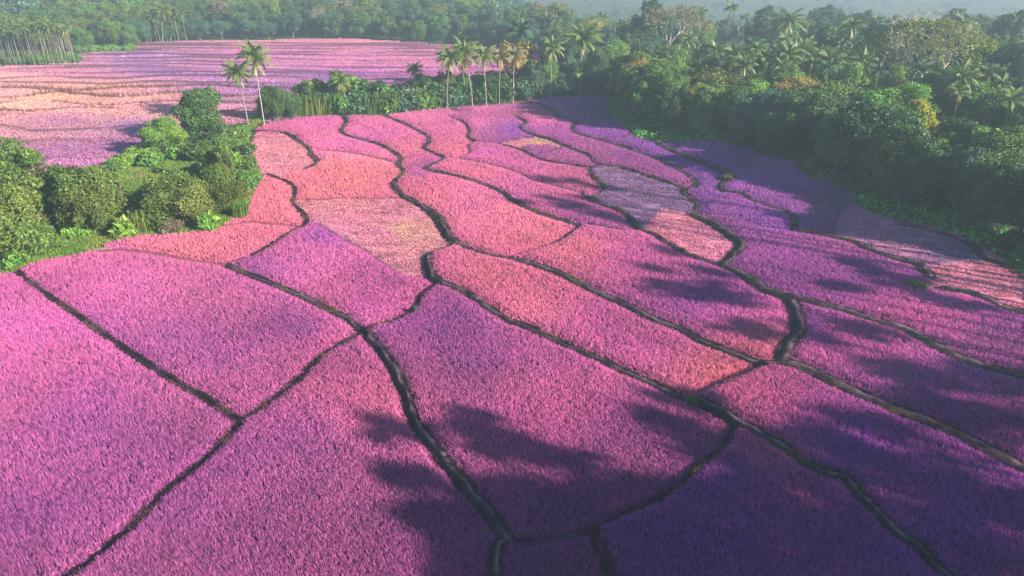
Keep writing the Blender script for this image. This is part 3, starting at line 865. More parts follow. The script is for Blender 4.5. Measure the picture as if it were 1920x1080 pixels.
# ------------------------------------------------------------------ turf, low leaves
def build_turf():
    rng = np.random.default_rng(21)
    clear = to_plan([(200,330),(250,300),(300,285),(370,290),(400,320),(330,350),(250,365)])
    strip = to_plan([(-100,560),(0,535),(33,515),(90,495),(150,483),(200,466),(250,451),(330,446),(400,439),(430,420),(470,388),(455,370),(400,410),(330,425),(240,425),(150,445),(60,480),(-100,520)])
    up = to_plan([(470,380),(492,335),(470,290),(465,250),(500,222),(560,212),(700,208),(900,186),(1060,172),(1060,160),(700,195),(480,215),(440,260),(430,340),(440,385)])
    x, y, r = sample(330000, 60, 240, -46, 12, rng, 1.4)
    mx, my, j, i = plan_at(x, y)
    ok = (in_poly(mx, my, clear) | in_poly(mx, my, strip) | in_poly(mx, my, up)) & ~in_poly(mx, my, NEAR_P)
    x, y, r = x[ok], y[ok], r[ok]
    n = vnoise(x, y, 3.5, 90)[:, None]
    c = np.array([.15, .28, .05]) * (1 - n) + np.array([.25, .30, .08]) * n
    dry = vnoise(x, y, 2.0, 91) > .9; c[dry] = (.34, .22, .11)
    V, C = blades(x, y, ground_z(x, y), c, .40 + .5 * vnoise(x, y, 5, 92), .13 * np.sqrt(r / 120), 4, .25, rng)
    o = add('grass', mesh_np('grass', V, np.arange(len(V)).reshape(-1, 4), C, M_GRASS))
    tag(o, 'rough green grass between the hedge and the pink plots', 'grass', kind='stuff')

build_turf()


def at_base(px, py):
    x, y = W(px, py); return float(x), float(y)


def at_top(px, ptop, h):
    """where a tree of height h stands whose tip shows at this place"""
    z = h
    for _ in range(3):
        x, y = on_plane(px, ptop, z); z = float(ground_z(np.array([x]), np.array([y]))[0]) + h
    return x, y


def build_undergrowth():
    rng = np.random.default_rng(22)
    a = to_plan([(1142,190),(1146,212),(1150,222),(1172,236),(1192,260),(1225,270),(1285,271),(1345,268),(1345,245),(1250,215),(1180,185)])
    b = to_plan([(1590,366),(1602,380),(1630,400),(1665,412),(1715,420),(1765,430),(1815,453),(1865,480),(1922,516),(2010,560),(2040,520),(1930,455),(1840,415),(1720,395),(1640,365)])
    x, y, r = sample(60000, 60, 230, 0, 46, rng, 1.6)
    mx, my, j, i = plan_at(x, y)
    ok = in_poly(mx, my, a) | in_poly(mx, my, b)
    x, y = x[ok], y[ok]
    hh = .25 + 1.5 * vnoise(x, y, 4.5, 95) ** 1.6
    P = np.stack([x, y, ground_z(x, y) + hh * np.sqrt(rng.random(len(x)))], 1)
    V, F = leaf_quads(rng, P, unit(np.array([-.1, -.1, .9]) + rng.normal(size=(len(x), 3)) * .6), .42, 1.7)
    c = np.array([.100, .330, .070]) * (1 + .22 * rng.normal(size=(len(x), 1))) * (.8 + .5 * vnoise(x, y, 3, 96))[:, None]
    o = add('undergrowth', mesh_np('undergrowth', V, F, np.repeat(c.clip(.01, 1), 4, 0), M_GRASS))
    tag(o, 'bright green broad leaved ground cover along the foot of the forest', 'undergrowth', kind='stuff')

build_undergrowth()

# ------------------------------------------------------------------ plant prototypes
PROTO = {}


def reg(kind, h, bark, *mbs):
    names = ['trunk', 'crown', 'coconut_bunch']
    meshes = []
    for nm, mb in zip(names, mbs):
        if mb is None or mb.n == 0: continue
        meshes.append((nm, mb.mesh(kind + '_' + nm, bark if nm != 'crown' else LEAF['mid'], nm == 'trunk')))
    PROTO.setdefault(kind, []).append((h, meshes))

for s in range(5): reg('round', 14, M_BARK, *proto_tree(100 + s, 14, 6.2, .05, 26, 26000, .27))
for s in range(3): reg('tall', 16, M_BARK, *proto_tree(200 + s, 16, 4.8, .08, 24, 20000, .28, spread=.2))
for s in range(3): reg('spread', 13, M_BARK, *proto_tree(300 + s, 13, 7.2, .25, 26, 19000, .28, flat=.7, spread=.2, limbs=9))
for s in range(3): reg('airy', 12, M_BARK, *proto_tree(400 + s, 12, 4.8, .30, 17, 3600, .38, spread=.3, limbs=12, trunk_r=.2))
for s in range(3): reg('feather', 11, M_BARK, *proto_tree(500 + s, 11, 5.8, .0, 24, 26000, .20, spread=.28, limbs=12, trunk_r=.2, elong=2.0))
for s in range(4): reg('bush', 4, M_BARK, *proto_bush(600 + s))
for s in range(3): reg('leafy', 5, M_BARK, *proto_bush(640 + s, 5, 2.4, 900, .75, 10, 2.6))
for s in range(3): reg('coco', 15, M_PALMBARK, *proto_palm(700 + s, 15, 1.0 + s * .8))
for s in range(3): reg('cocodry', 15, M_PALMBARK, *proto_palm(740 + s, 15, 1.2 + s * .5, 17, 5.2, 12))
for s in range(3): reg('areca', 14, M_PALMBARK, *proto_palm(760 + s, 14, .5, 13, 3.0, 1, .9, .085, False, 11, .13))
for s in range(2): reg('clump', 8, M_PALMBARK, *proto_palm(780 + s, 5.5, .4, 26, 5.0, 2, 1.0, .16, False, 15, .12))
for s in range(3): reg('reed', 5, M_BARK, *proto_reed(800 + s))
for s in range(3): reg('bare', 16, M_PALE, *proto_bare(820 + s))
reg('rain', 23, M_PALE, *proto_rain(850))

PR = random.Random(5)


def plant(kind, x, y, h, leaf, name, label, cat, group=None, width=1.0, rot=None, var=None, lean=None):
    H, meshes = PROTO[kind][PR.randrange(len(PROTO[kind])) if var is None else var]
    z = float(ground_z(np.array([x]), np.array([y]))[0])
    root = bpy.data.objects.new(name, None); LINK(root)
    root.empty_display_size = .5
    root.location = (x, y, z); s = h / H
    root.scale = (s * width, s * width, s)
    root.rotation_euler = (lean[0] if lean else 0, lean[1] if lean else 0, PR.uniform(0, 6.28) if rot is None else rot)
    tag(root, label, cat, group)
    for nm, me in meshes:
        o = add(nm, me, root)
        if nm == 'crown':
            o.material_slots[0].link = 'OBJECT'; o.material_slots[0].material = LEAF[leaf]
    return root

# ------------------------------------------------------------------ hedge between near plots and far terraces
def P_(px, by, h, kind, leaf, name, label, cat, width=1.0, **k):
    x, y = at_base(px, by); return plant(kind, x, y, h, leaf, name, label, cat, width=width, **k)

T, S = 'broadleaf_tree', 'shrub'
P_(12, 492, 13.5, 'feather', 'olive', T, 'tall olive feathery tree cut by the picture edge beside the dark groove', 'tree', 1.05, var=0)
P_(62, 440, 14.5, 'round', 'mid', T, 'large dense green tree with a deep dark gap, nearest the far pink terraces', 'tree', .95, var=0)
P_(-45, 445, 13, 'round', 'mid', T, 'green tree half outside the frame behind the feathery olive tree', 'tree', .9, var=1)
P_(182, 440, 11.8, 'round', 'olive', T, 'rounded olive green tree standing alone in the middle of the hedge', 'tree', .98, var=2)
P_(345, 425, 9.5, 'feather', 'olive', T, 'low wide olive tree with wispy twigs above the bend of the field', 'tree', 1.15, var=1)
P_(425, 398, 8.2, 'feather', 'olive', T, 'wispy grey green tree on the slope just above the pink field edge', 'tree', .95, var=2)
P_(292, 405, 6.0, 'round', 'mid', T, 'small shaded green tree between the lone olive tree and the wispy tree', 'tree', 1.0, var=3)
P_(392, 268, 13.2, 'round', 'dark', T, 'biggest round dark tree of the hedge, beside the twin palms', 'tree', 1.02, var=4)
P_(312, 292, 8.2, 'round', 'bright', T, 'bright green dome shaped tree draped in creepers below the big dark tree', 'tree', 1.25, var=1)
P_(398, 345, 7.8, 'tall', 'mid', T, 'narrow tree clothed in creepers above the grassy clearing', 'tree', .9, var=0)
P_(515, 226, 9.5, 'round', 'dark', T, 'dark rounded tree right behind the twin palms', 'tree', 1.05, var=2)
P_(548, 222, 7.0, 'round', 'dark', T, 'lower dark tree next to the cane at the field corner', 'tree', .95, var=0)
for px, by, h, kind, leaf, w, lab in [
 (258,302,3.6,'bush','bright',1.3,'light green shrub beside the dome shaped creeper tree'),
 (232,312,3.4,'bush','bright',1.3,'light green shrub at the lower tip of the grassy clearing'),
 (213,322,2.6,'bush','mid',1.2,'small green shrub at the rim of the far pink terraces'),
 (118,345,3.2,'bush','dark',1.3,'dark shrub in the gap between the two largest hedge trees'),
 (128,385,3.6,'bush','dark',1.2,'shaded shrub under the left side of the lone olive tree'),
 (262,392,3.2,'bush','mid',1.3,'mid green shrub below the grassy clearing next to the small shaded tree'),
 (335,372,3.4,'bush','bright',1.3,'light green shrub peeping over the low wide olive tree'),
 (236,400,4.2,'bush','mid',1.2,'green shrub hugging the right flank of the lone olive tree'),
 (100,398,4.2,'bush','mid',1.3,'mid green shrub beneath the large dense tree'),
 (442,322,4.2,'bush','bright',1.1,'light green shrub right of the narrow creeper tree'),
 (425,345,4.6,'bush','mid',1.1,'green shrub between the narrow creeper tree and the pale leaning trunk'),
 (418,282,4.2,'bush','mid',1.3,'green shrub at the right foot of the big round dark tree'),
 (352,300,4.4,'bush','bright',1.2,'light green shrub between the dome shaped tree and the big round tree'),
 (285,312,3.4,'bush','bright',1.3,'light green shrub at the foot of the dome shaped creeper tree'),
 (300,425,4.4,'bush','dark',1.25,'dark shrub behind the tall ragged cane clump'),
 (160,405,4.6,'bush','dark',1.3,'dark shrub filling the gap left of the lone olive tree trunk'),
 (250,422,4.0,'bush','dark',1.3,'dark shrub above the brightest light green shrub'),
 (378,392,5.0,'bush','mid',1.3,'mid green shrub right behind the low wide olive tree crown'),
 (55,470,4.6,'bush','dark',1.3,'dark shrub under the large dense tree beside the withered cane'),
 (405,325,4.2,'bush','dark',1.3,'dark shrub left of the narrow creeper tree'),
 (380,300,4.6,'bush','dark',1.3,'dark shrub under the near side of the big round tree'),
 (147,448,3.4,'bush','bright',1.0,'yellowish green weeping shrub at the foot of the lone olive tree'),
 (232,446,3.6,'leafy','bright',1.05,'brightest light green shrub touching the pink field'),
 (390,432,3.4,'leafy','bright',.9,'upright light green shrub at the bend of the pink field'),
 (30,502,2.6,'bush','bright',1.1,'light green shrub where the dark groove meets the hedge'),
 (105,466,2.6,'bush','mid',1.1,'small green shrub on the grassy strip below the large dense tree'),
 (320,436,2.2,'bush','brown',1.3,'dry brown brushwood heap along the field edge'),
 (455,352,3.8,'bush','mid',1.1,'green shrub beneath the leaning bare trunk'),
 (470,320,3.2,'bush','mid',1.2,'green shrub opposite the curved bank of the cut plot'),
 (462,290,3.4,'bush','dark',1.2,'dark shrub between the leaning trunk and the cut plot'),
 (452,262,3.6,'bush','mid',1.2,'green shrub right below the twin palms'),
 (430,372,3.4,'bush','olive',1.1,'olive shrub on the slope over the field corner'),
 (478,345,2.2,'leafy','mid',1.2,'low leafy shrub at the start of the dark curved groove')]:
    P_(px, by, h, kind, leaf, S, lab, 'shrub', w)
P_(78, 452, 4.6, 'reed', 'brown', 'reed_clump', 'withered cane clump with bare bent stalks at the feet of the large trees', 'reeds', .7)
P_(270, 436, 4.4, 'reed', 'olive', 'reed_clump', 'tall ragged cane clump between the bright shrub and the brushwood', 'reeds', .8)
P_(452, 408, 2.8, 'reed', 'mid', 'reed_clump', 'green cane clump closest to the corner of the pink field', 'reeds', 1.1)
P_(445, 350, 8.4, 'airy', 'olive', T, 'thinly leaved tree on a pale trunk leaning over the cut plot', 'tree', .62, var=0, lean=(.0, -.25), rot=.4)
# twin palms
P_(466, 236, 13.6, 'coco', 'palm', 'coconut_palm', 'shorter of the twin coconut palms standing apart by the round dark tree', 'palm', .95, var=0, rot=2.6)
P_(496, 236, 17.0, 'coco', 'palm', 'coconut_palm', 'taller of the twin coconut palms standing apart by the round dark tree', 'palm', .85, var=1, rot=2.4)

# ------------------------------------------------------------------ green belt along the back of the near plots
belt = [(560,219),(600,216),(640,213),(690,215),(740,212),(790,207),(840,201),(890,197),(930,194),(970,190),(1010,184),(1050,179),(1090,176),(1130,176)]
bx = np.array([b[0] for b in belt], float); by_ = np.array([b[1] for b in belt], float)
k = 0
for px in np.arange(556, 1140, 15.5):
    yb = float(np.interp(px, bx, by_)); k += 1
    x, y = at_base(px, yb); y += 3.0
    if px < 600 or 700 < px < 790 and k % 2 or k % 5 == 0:
        plant('reed', x, y, 5.8 + PR.uniform(-.6, 1.0), 'mid' if k % 3 else 'olive', 'reed_clump', 'tall green cane clump in the belt along the back of the pink plots', 'reeds', 'cane clumps in the belt behind the pink plots', 1.25)
    else:
        plant('bush' if k % 3 else 'leafy', x, y, 6.2 + PR.uniform(-.8, 1.2), ['mid', 'bright', 'mid', 'dark', 'teal'][k % 5] if px < 860 else ['dark', 'teal', 'deep'][k % 3], S, 'leafy green shrub in the belt along the back of the pink plots', 'shrub', 'shrubs in the belt behind the pink plots', 1.05)
    if k % 2 == 0:
        x2, y2 = at_base(px + 6, yb); y2 += 10 + PR.uniform(0, 4)
        plant('bush', x2, y2, 7.0 + PR.uniform(-1, 1.6), ['mid', 'dark', 'olive', 'teal'][k % 4], S, 'taller shrub in the second row of the belt behind the pink plots', 'shrub', 'second row of shrubs behind the pink plots', 1.2)

P_(655, 214, 9.0, 'coco', 'palm', 'coconut_palm', 'short coconut palm leaning out of the belt between the twin palms and the palm row', 'palm', 1.15, var=2)
P_(637, 208, 11.2, 'airy', 'dark', T, 'small round grey green tree behind the short lone palm', 'tree', .62, var=1)
P_(778, 192, 9.6, 'coco', 'palm', 'coconut_palm', 'small coconut palm standing against the far purple terraces', 'palm', .95, var=0)
P_(795, 196, 9.2, 'round', 'mid', T, 'rounded green tree in the belt below the first tall palm', 'tree', .85, var=2)
P_(838, 192, 9.4, 'round', 'olive', T, 'rounded olive tree in the belt between the first tall palms', 'tree', .78, var=3)
for px, by, h, kind, leaf, w, v, lab in [
 (838,204,14.2,'coco','palm',1.05,1,'first tall coconut palm of the row, bushy head over the rounded trees'),
 (886,199,15.4,'coco','palm',.95,2,'tallest palm of the row with a thin bare trunk over the belt'),
 (872,196,13.4,'cocodry','palmdry',.95,0,'palm with brown drooping fronds just below the tallest palm'),
 (912,197,14.0,'coco','palm',.95,0,'green palm with a full drooping head next to the brown palm'),
 (936,196,13.6,'cocodry','palmdry',.95,1,'half dry palm with grey fronds right of the full green palm'),
 (962,193,13.6,'cocodry','palmdry',1.05,2,'half dry palm with hanging brown fronds under the olive tree crown'),
 (1032,184,14.6,'coco','palm',.8,1,'slim coconut palm alone in front of the dark teal trees'),
 (975,172,18.5,'coco','teal',.85,0,'dark hazy palm rising behind the olive crown'),
 (1088,178,17.0,'coco','palm',1.2,2,'broad old palm with a skirt of dead fronds at the start of the forest')]:
    P_(px, by, h, kind, leaf, 'coconut_palm', lab, 'palm', w, var=v)
P_(962, 180, 17.0, 'airy', 'gold', T, 'slender tree with a brownish olive crown among the palm row', 'tree', .95, var=2)
P_(1010, 172, 8.5, 'airy', 'brown', T, 'nearly leafless grey tree behind the palm row', 'tree', 1.0, var=0)
P_(905, 186, 7.5, 'round', 'dark', T, 'low dark tree under the full green palm', 'tree', .9, var=4)
P_(985, 182, 8.0, 'round', 'deep', T, 'low dark tree under the hanging brown fronds', 'tree', .9, var=0)
P_(1045, 168, 14.5, 'round', 'teal', T, 'dark teal tree behind the slim lone palm', 'tree', .85, var=1)
P_(1070, 160, 14.0, 'round', 'deep', T, 'deep green tree behind the broad old palm', 'tree', .8, var=3)
P_(1120, 178, 13.0, 'round', 'deep', T, 'deep green shadowed tree at the inner corner of forest and field', 'tree', .85, var=4)
for px, by, h, leaf, lab in ((868,190,8.6,'mid','rounded green tree of the belt under the brown palm'),(928,188,9.0,'deep','deep green tree of the belt between the two half dry palms'),(1000,182,10.5,'teal','blue green tree of the belt left of the slim lone palm'),(1022,176,11.5,'mid','green tree of the belt right behind the slim lone palm'),(715,204,8.2,'dark','dark tree of the belt right of the short lone palm'),(585,212,7.6,'dark','dark tree of the belt just right of the field corner cane')):
    P_(px, by, h, 'round', leaf, T, lab, 'tree', .85)
for px, h in ((1028, 4.6), (1058, 5.2), (1105, 4.6)):
    x, y = at_base(px, 180); plant('clump', x, y + 2.5, h + 1.5, 'teal', 'banana_plant', 'broad leaved banana plant at the foot of the palms by the field corner', 'plant', 'banana plants by the field corner', .8)

# ------------------------------------------------------------------ the forest along the eastern edge
taken = []


def free_spot(x, y, r):
    return all((x - a) ** 2 + (y - b) ** 2 > (r * .5 + c * .5) ** 2 for a, b, c in taken)


def feat(px, top, h, kind, leaf, name, label, cat, width=1.0, r=6.0, **k):
    x, y = at_top(px, top, h); taken.append((x, y, r)); return plant(kind, x, y, h, leaf, name, label, cat, width=width, **k)

feat(1752, 36, 24, 'rain', 'olive', 'rain_tree', 'huge umbrella shaped tree with pale bare limbs and thin olive top', 'tree', .98, 22, var=0)
feat(1832, 132, 14.5, 'tall', 'yellow', T, 'brightest yellow tree of the forest, below the umbrella tree', 'tree', .82, 6, var=0)
feat(1735, 178, 15.0, 'tall', 'yellow', T, 'narrow yellow green tree in front of the umbrella tree', 'tree', .75, 6, var=1)
feat(1910, 12, 25, 'tall', 'deep', T, 'ragged tall dark tree at the outer side of the umbrella tree', 'tree', 1.0, 10, var=2)
feat(1262, -8, 27, 'bare', 'brown', 'bare_tree', 'tall leafless tree with many pale upright limbs in the haze', 'tree', 1.15, 9, var=0)
feat(1222, -2, 25, 'tall', 'deep', T, 'tall dark tree beside the leafless pale tree', 'tree', .9, 8, var=0)
feat(1310, 30, 17.5, 'coco', 'palm', 'coconut_palm', 'slender golden green palm below the leafless pale tree', 'palm', .8, 6, var=0)
feat(1482, 36, 18.0, 'coco', 'palm', 'coconut_palm', 'largest palm of the forest with a wide drooping head', 'palm', 1.25, 7, var=2)
feat(1424, 94, 13.0, 'tall', 'gold', T, 'small yellowish tree in front of the slender palm grove', 'tree', .7, 5, var=1)
feat(1552, 52, 16.5, 'round', 'olive', T, 'rounded yellowish olive tree right beside the largest palm', 'tree', .95, 8, var=3)
feat(1608, 104, 12.0, 'bare', 'brown', 'bare_tree', 'low leafless grey tree left of the umbrella tree', 'tree', .95, 7, var=1)
feat(1640, 118, 12.5, 'bare', 'brown', 'bare_tree', 'leafless brownish tree touching the umbrella tree', 'tree', 1.1, 7, var=2)
feat(1500, 142, 13.5, 'spread', 'gold', T, 'spreading tree with golden top in the middle of the forest', 'tree', .85, 8, var=0)
feat(1558, 158, 13.0, 'spread', 'olive', T, 'wide olive brown tree in front of the leafless grey trees', 'tree', 1.1, 9, var=1)
feat(1215, 116, 14.0, 'spread', 'gold', T, 'broad golden brown tree nearest the far corner of the field', 'tree', .95, 9, var=2)
feat(1335, 96, 14.5, 'tall', 'olive', T, 'upright olive tree with yellow crown top beside the farm shed', 'tree', .8, 6, var=2)
feat(1775, 262, 10.5, 'round', 'yellow', T, 'small sunlit yellow green tree at the front of the dark forest', 'tree', .7, 5, var=0)
feat(1265, 82, 14.5, 'spread', 'mid', T, 'flat topped green tree behind the broad golden brown tree', 'tree', .8, 7, var=0)
feat(1462, 212, 9.0, 'round', 'dark', T, 'dark upright tree below the spreading golden tree', 'tree', .95, 6, var=0)

# farm shed between the trees
hx, hy = at_top(1368, 132, 5.2)
taken.append((hx, hy, 9)); taken.append((hx - 3, hy - 9, 5))
shed = bpy.data.objects.new('farm_shed', None); LINK(shed); shed.location = (hx, hy, float(ground_z(np.array([hx]), np.array([hy]))[0])); shed.rotation_euler = (0, 0, .12)
tag(shed, 'grey roofed farm shed half hidden among the forest trees', 'shed')
mb = MB(); mb.box((0, 0, 1.6), (9.4, 5.4, 3.6), (.36, .33, .30)); add('wall', mb.mesh('wall', M_BANK), shed)
mb = MB()
for sgn in (-1, 1):
    y0, y1 = 0, sgn * 3.5; n = 26
    xs = np.linspace(-5.4, 5.4, n); zz = np.where(np.arange(n) % 2, .05, 0)
    V = []
    for x_, z_ in zip(xs, zz):
        V += [(x_, y0, 4.95 + z_), (x_, y1, 3.35 + z_)]
    V = np.array(V); idx = np.arange(2 * n).reshape(n, 2)
    mb.put(V, np.stack([idx[:-1, 0], idx[:-1, 1], idx[1:, 1], idx[1:, 0]], 1), (.27, .27, .27))
mb.box((0, 0, 5.02), (10.8, .35, .08), (.25, .25, .25))
add('roof', mb.mesh('roof', M_BANK), shed)
for x_ in (-2.6, 2.4):
    mb = MB(); mb.box((x_, -2.74, 2.1), (1.1, .08, 1.1), (.06, .06, .07)); add('window', mb.mesh('window', M_BANK), shed)
mb = MB(); mb.box((0, -2.74, 1.2), (1.1, .09, 2.2), (.22, .15, .10)); add('door', mb.mesh('door', M_BANK), shed)

# front rank along the field edge
edge = [(1150,196),(1172,219),(1205,246),(1250,257),(1300,258),(1350,262),(1405,276),(1440,288),(1490,303),(1540,332),(1585,352),(1640,376),(1700,398),(1760,412),(1815,438),(1870,465),(1930,500),(1990,530)]
ex = np.array([float(W(a, b)[0]) for a, b in edge]); ey = np.array([float(W(a, b)[1]) for a, b in edge])
E = resample(np.stack([ex, ey], 1), 1.0); s = 3.0; n = 0
ordinal = ['first', 'second', 'third', 'fourth', 'fifth', 'sixth', 'seventh', 'eighth', 'ninth', 'tenth', 'eleventh', 'twelfth', 'thirteenth', 'fourteenth', 'fifteenth', 'sixteenth', 'seventeenth', 'eighteenth', 'nineteenth', 'twentieth']
FR_LEAF = ['olive', 'dark', 'mid', 'dark', 'mid', 'deep', 'mid', 'dark', 'teal', 'deep', 'dark', 'deep', 'mid', 'deep', 'dark', 'deep', 'teal', 'dark', 'deep', 'deep']
WORD = {'olive': 'olive', 'deep': 'deep green', 'mid': 'mid green', 'dark': 'dark green', 'teal': 'blue green', 'bright': 'bright green', 'palm': 'green', 'yellow': 'yellow green', 'gold': 'golden', 'brown': 'brown'}
while s < len(E) - 1 and n < 20:
    p = E[int(s)]; lf = FR_LEAF[n]; h = PR.uniform(11.5, 15)
    ox, oy = p[0] + 4.2, p[1] + 1.5
    if free_spot(ox, oy, 4):
        plant(['round', 'tall', 'round', 'spread', 'round'][n % 5], ox, oy, h, lf, T, f'{WORD[lf]} tree, {ordinal[n]} in the forest front rank from the far corner', 'tree', None, PR.uniform(.85, 1.05))
        taken.append((ox, oy, 7.0))
    s += PR.uniform(6.0, 8.0); n += 1
# low shrubs skirting the rank
s = 1.0; k = 0
while s < len(E) - 1:
    p = E[int(s)]; k += 1
    plant(['bush', 'leafy', 'bush'][k % 3], p[0] + 1.6, p[1] + .6, PR.uniform(1.8, 3.4), ['deep', 'mid', 'dark', 'teal'][k % 4], S, 'low green shrub at the foot of the forest front rank', 'shrub', 'shrubs at the foot of the forest', 1.2)
    s += PR.uniform(3.2, 5.0)

# ranks behind
def behind(rr_, rmin, rmax, hmin, hmax, tries, mix, group, phrase):
    c = 0
    for _ in range(tries):
        i = PR.randrange(len(E)); p = E[i]
        d = PR.uniform(rmin, rmax); x = p[0] + d * .97; y = p[1] + d * PR.uniform(.05, .55)
        px, py = M(x, y, 8.0)
        if px > 2010 or px < 1085 or not free_spot(x, y, rr_): continue
        kind, leaf, wdt, nm, word = PR.choice(mix)
        cat = 'palm' if 'palm' in nm else ('plant' if 'plant' in nm else 'tree')
        plant(kind, x, y, PR.uniform(hmin, hmax), leaf, nm, f'{word} {phrase}', cat, f'{word} {group}', wdt)
        taken.append((x, y, rr_)); c += 1
    return c

mixA = [('round', 'bright', 1.08, T, 'bright green rounded tree'), ('round', 'dark', 1.08, T, 'dark rounded tree'), ('round', 'mid', 1.08, T, 'green rounded tree'), ('tall', 'mid', 1.08, T, 'green upright tree'), ('spread', 'olive', 1.08, T, 'olive spreading tree'), ('round', 'deep', 1.08, T, 'deep green rounded tree'), ('tall', 'bright', 1.12, T, 'bright green upright tree'), ('clump', 'palm', .9, 'palm_clump', 'low feathery palm')]
mixB = [('areca', 'palm', 1.0, 'areca_palm', 'slender palm'), ('areca', 'teal', 1.0, 'areca_palm', 'dark slender palm'), ('coco', 'palm', .8, 'coconut_palm', 'coconut palm'), ('round', 'mid', .85, T, 'green rounded tree'), ('areca', 'palm', 1.1, 'areca_palm', 'slender palm'), ('round', 'bright', .9, T, 'bright green rounded tree'), ('tall', 'olive', .8, T, 'olive upright tree')]
mixC = [('tall', 'dark', 1.0, T, 'hazy dark tree'), ('round', 'teal', 1.0, T, 'hazy blue green tree'), ('airy', 'dark', .9, T, 'hazy thin crowned tree'), ('areca', 'palm', 1.0, 'areca_palm', 'hazy slender palm')]
nA = behind(7.2, 8, 26, 9.5, 15.0, 900, mixA, 'in the second ranks of the eastern forest', 'in the second ranks of the forest beside the pink fields')
nB = behind(6.0, 26, 62, 12.5, 16.0, 900, mixB, 'deep in the eastern forest', 'deep inside the forest beyond its front ranks')
nC = behind(11, 66, 130, 16, 22, 300, mixC, 'at the misty back of the eastern forest', 'at the misty back of the forest')
mixD = [('round', 'teal', .9, T, 'hazy blue green rounded tree'), ('spread', 'mid', .85, T, 'hazy green spreading tree'), ('coco', 'palm', .9, 'coconut_palm', 'hazy coconut palm'), ('tall', 'dark', .9, T, 'hazy dark upright tree'), ('round', 'mid', .9, T, 'hazy green rounded tree'), ('airy', 'gold', .9, T, 'hazy pinkish brown tree')]
for _ in range(420):
    px, yb = PR.uniform(1040, 1330), PR.uniform(52, 168)
    x, y = on_plane(px, yb, 0)
    if yb > 168 - (px - 1040) * .05 or not free_spot(x, y, 8.5): continue
    kind, leaf, wdt, nm, word = PR.choice(mixD)
    plant(kind, x, y, PR.uniform(11, 15), leaf, nm, f'{word} between the inner field corner and the misty valley', 'palm' if 'palm' in nm else 'tree', f'{word}s behind the inner field corner', wdt); taken.append((x, y, 8.5))
for px, top, h in ((1440, 8, 21), (1548, 2, 23), (1572, 10, 20), (1622, 14, 21), (1655, 18, 18), (1780, 26, 25), (1500, 22, 15), (1405, 8, 16)):
    x, y = at_top(px, top, h); plant('tall', x, y, h, 'deep', T, 'faint tall tree fading into the mist behind the eastern forest', 'tree', 'faint trees in the mist behind the eastern forest', 1.0)

for _ in range(130):
    a = radians(PR.uniform(3, 41)); r = PR.uniform(300, 470); x, y = sin(a) * r, cos(a) * r
    if not free_spot(x, y, 11): continue
    taken.append((x, y, 11)); kind, leaf, wdt, nm, word = PR.choice(mixC)
    plant(kind, x, y, PR.uniform(14, 21), leaf, nm, f'{word} in the faint layers beyond the eastern forest', 'palm' if 'palm' in nm else 'tree', f'{word}s in the faint layers beyond the eastern forest', wdt)

# ------------------------------------------------------------------ beyond the far terraces
for c in range(12):
    x, y = on_plane(-4 + c * 13 + PR.uniform(-3, 3), 121 + PR.uniform(-4, 2), 0)
    plant('bush', x, y, PR.uniform(3.0, 5.0), 'mid', S, 'green shrub under the slender palms of the grove beside the peach terraces', 'shrub', 'shrubs under the slender palm grove', 1.3)
for r_ in range(5):
    for c in range(17):
        px = -6 + c * 9.2 + PR.uniform(-2.5, 2.5) + r_ * 2; yb = 124 - r_ * 2.6 + PR.uniform(-1, 1)
        if px > 146: continue
        x, y = on_plane(px, yb, 0); 
        plant('areca', x, y, PR.uniform(13, 15.5), 'palm', 'areca_palm', 'slender pale trunked palm of the grove beside the peach terraces', 'palm', 'slender palms of the grove beside the peach terraces', .9)
for c in range(26):
    px = PR.uniform(243, 352); yb = 82 - PR.uniform(0, 6)
    x, y = on_plane(px, yb, 0)
    plant('areca' if c % 4 else 'coco', x, y, PR.uniform(12, 16), 'palm' if c % 3 else 'olive', 'areca_palm' if c % 4 else 'coconut_palm', 'slender palm of the grove at the far rim of the violet terraces' if c % 4 else 'coconut palm of the grove at the far rim of the violet terraces', 'palm', 'slender palms at the far rim' if c % 4 else 'coconut palms at the far rim', 1.05)
FE = [(-60,100),(60,96),(148,100),(240,94),(250,80),(345,78),(430,76),(500,76),(570,73),(640,72),(700,74),(760,78),(830,82),(900,86),(960,90),(1020,96),(1075,104)]
fx = np.array([on_plane(a, b, 0)[0] for a, b in FE]); fy = np.array([on_plane(a, b, 0)[1] for a, b in FE])
FEp = resample(np.stack([fx, fy], 1), 1.0)
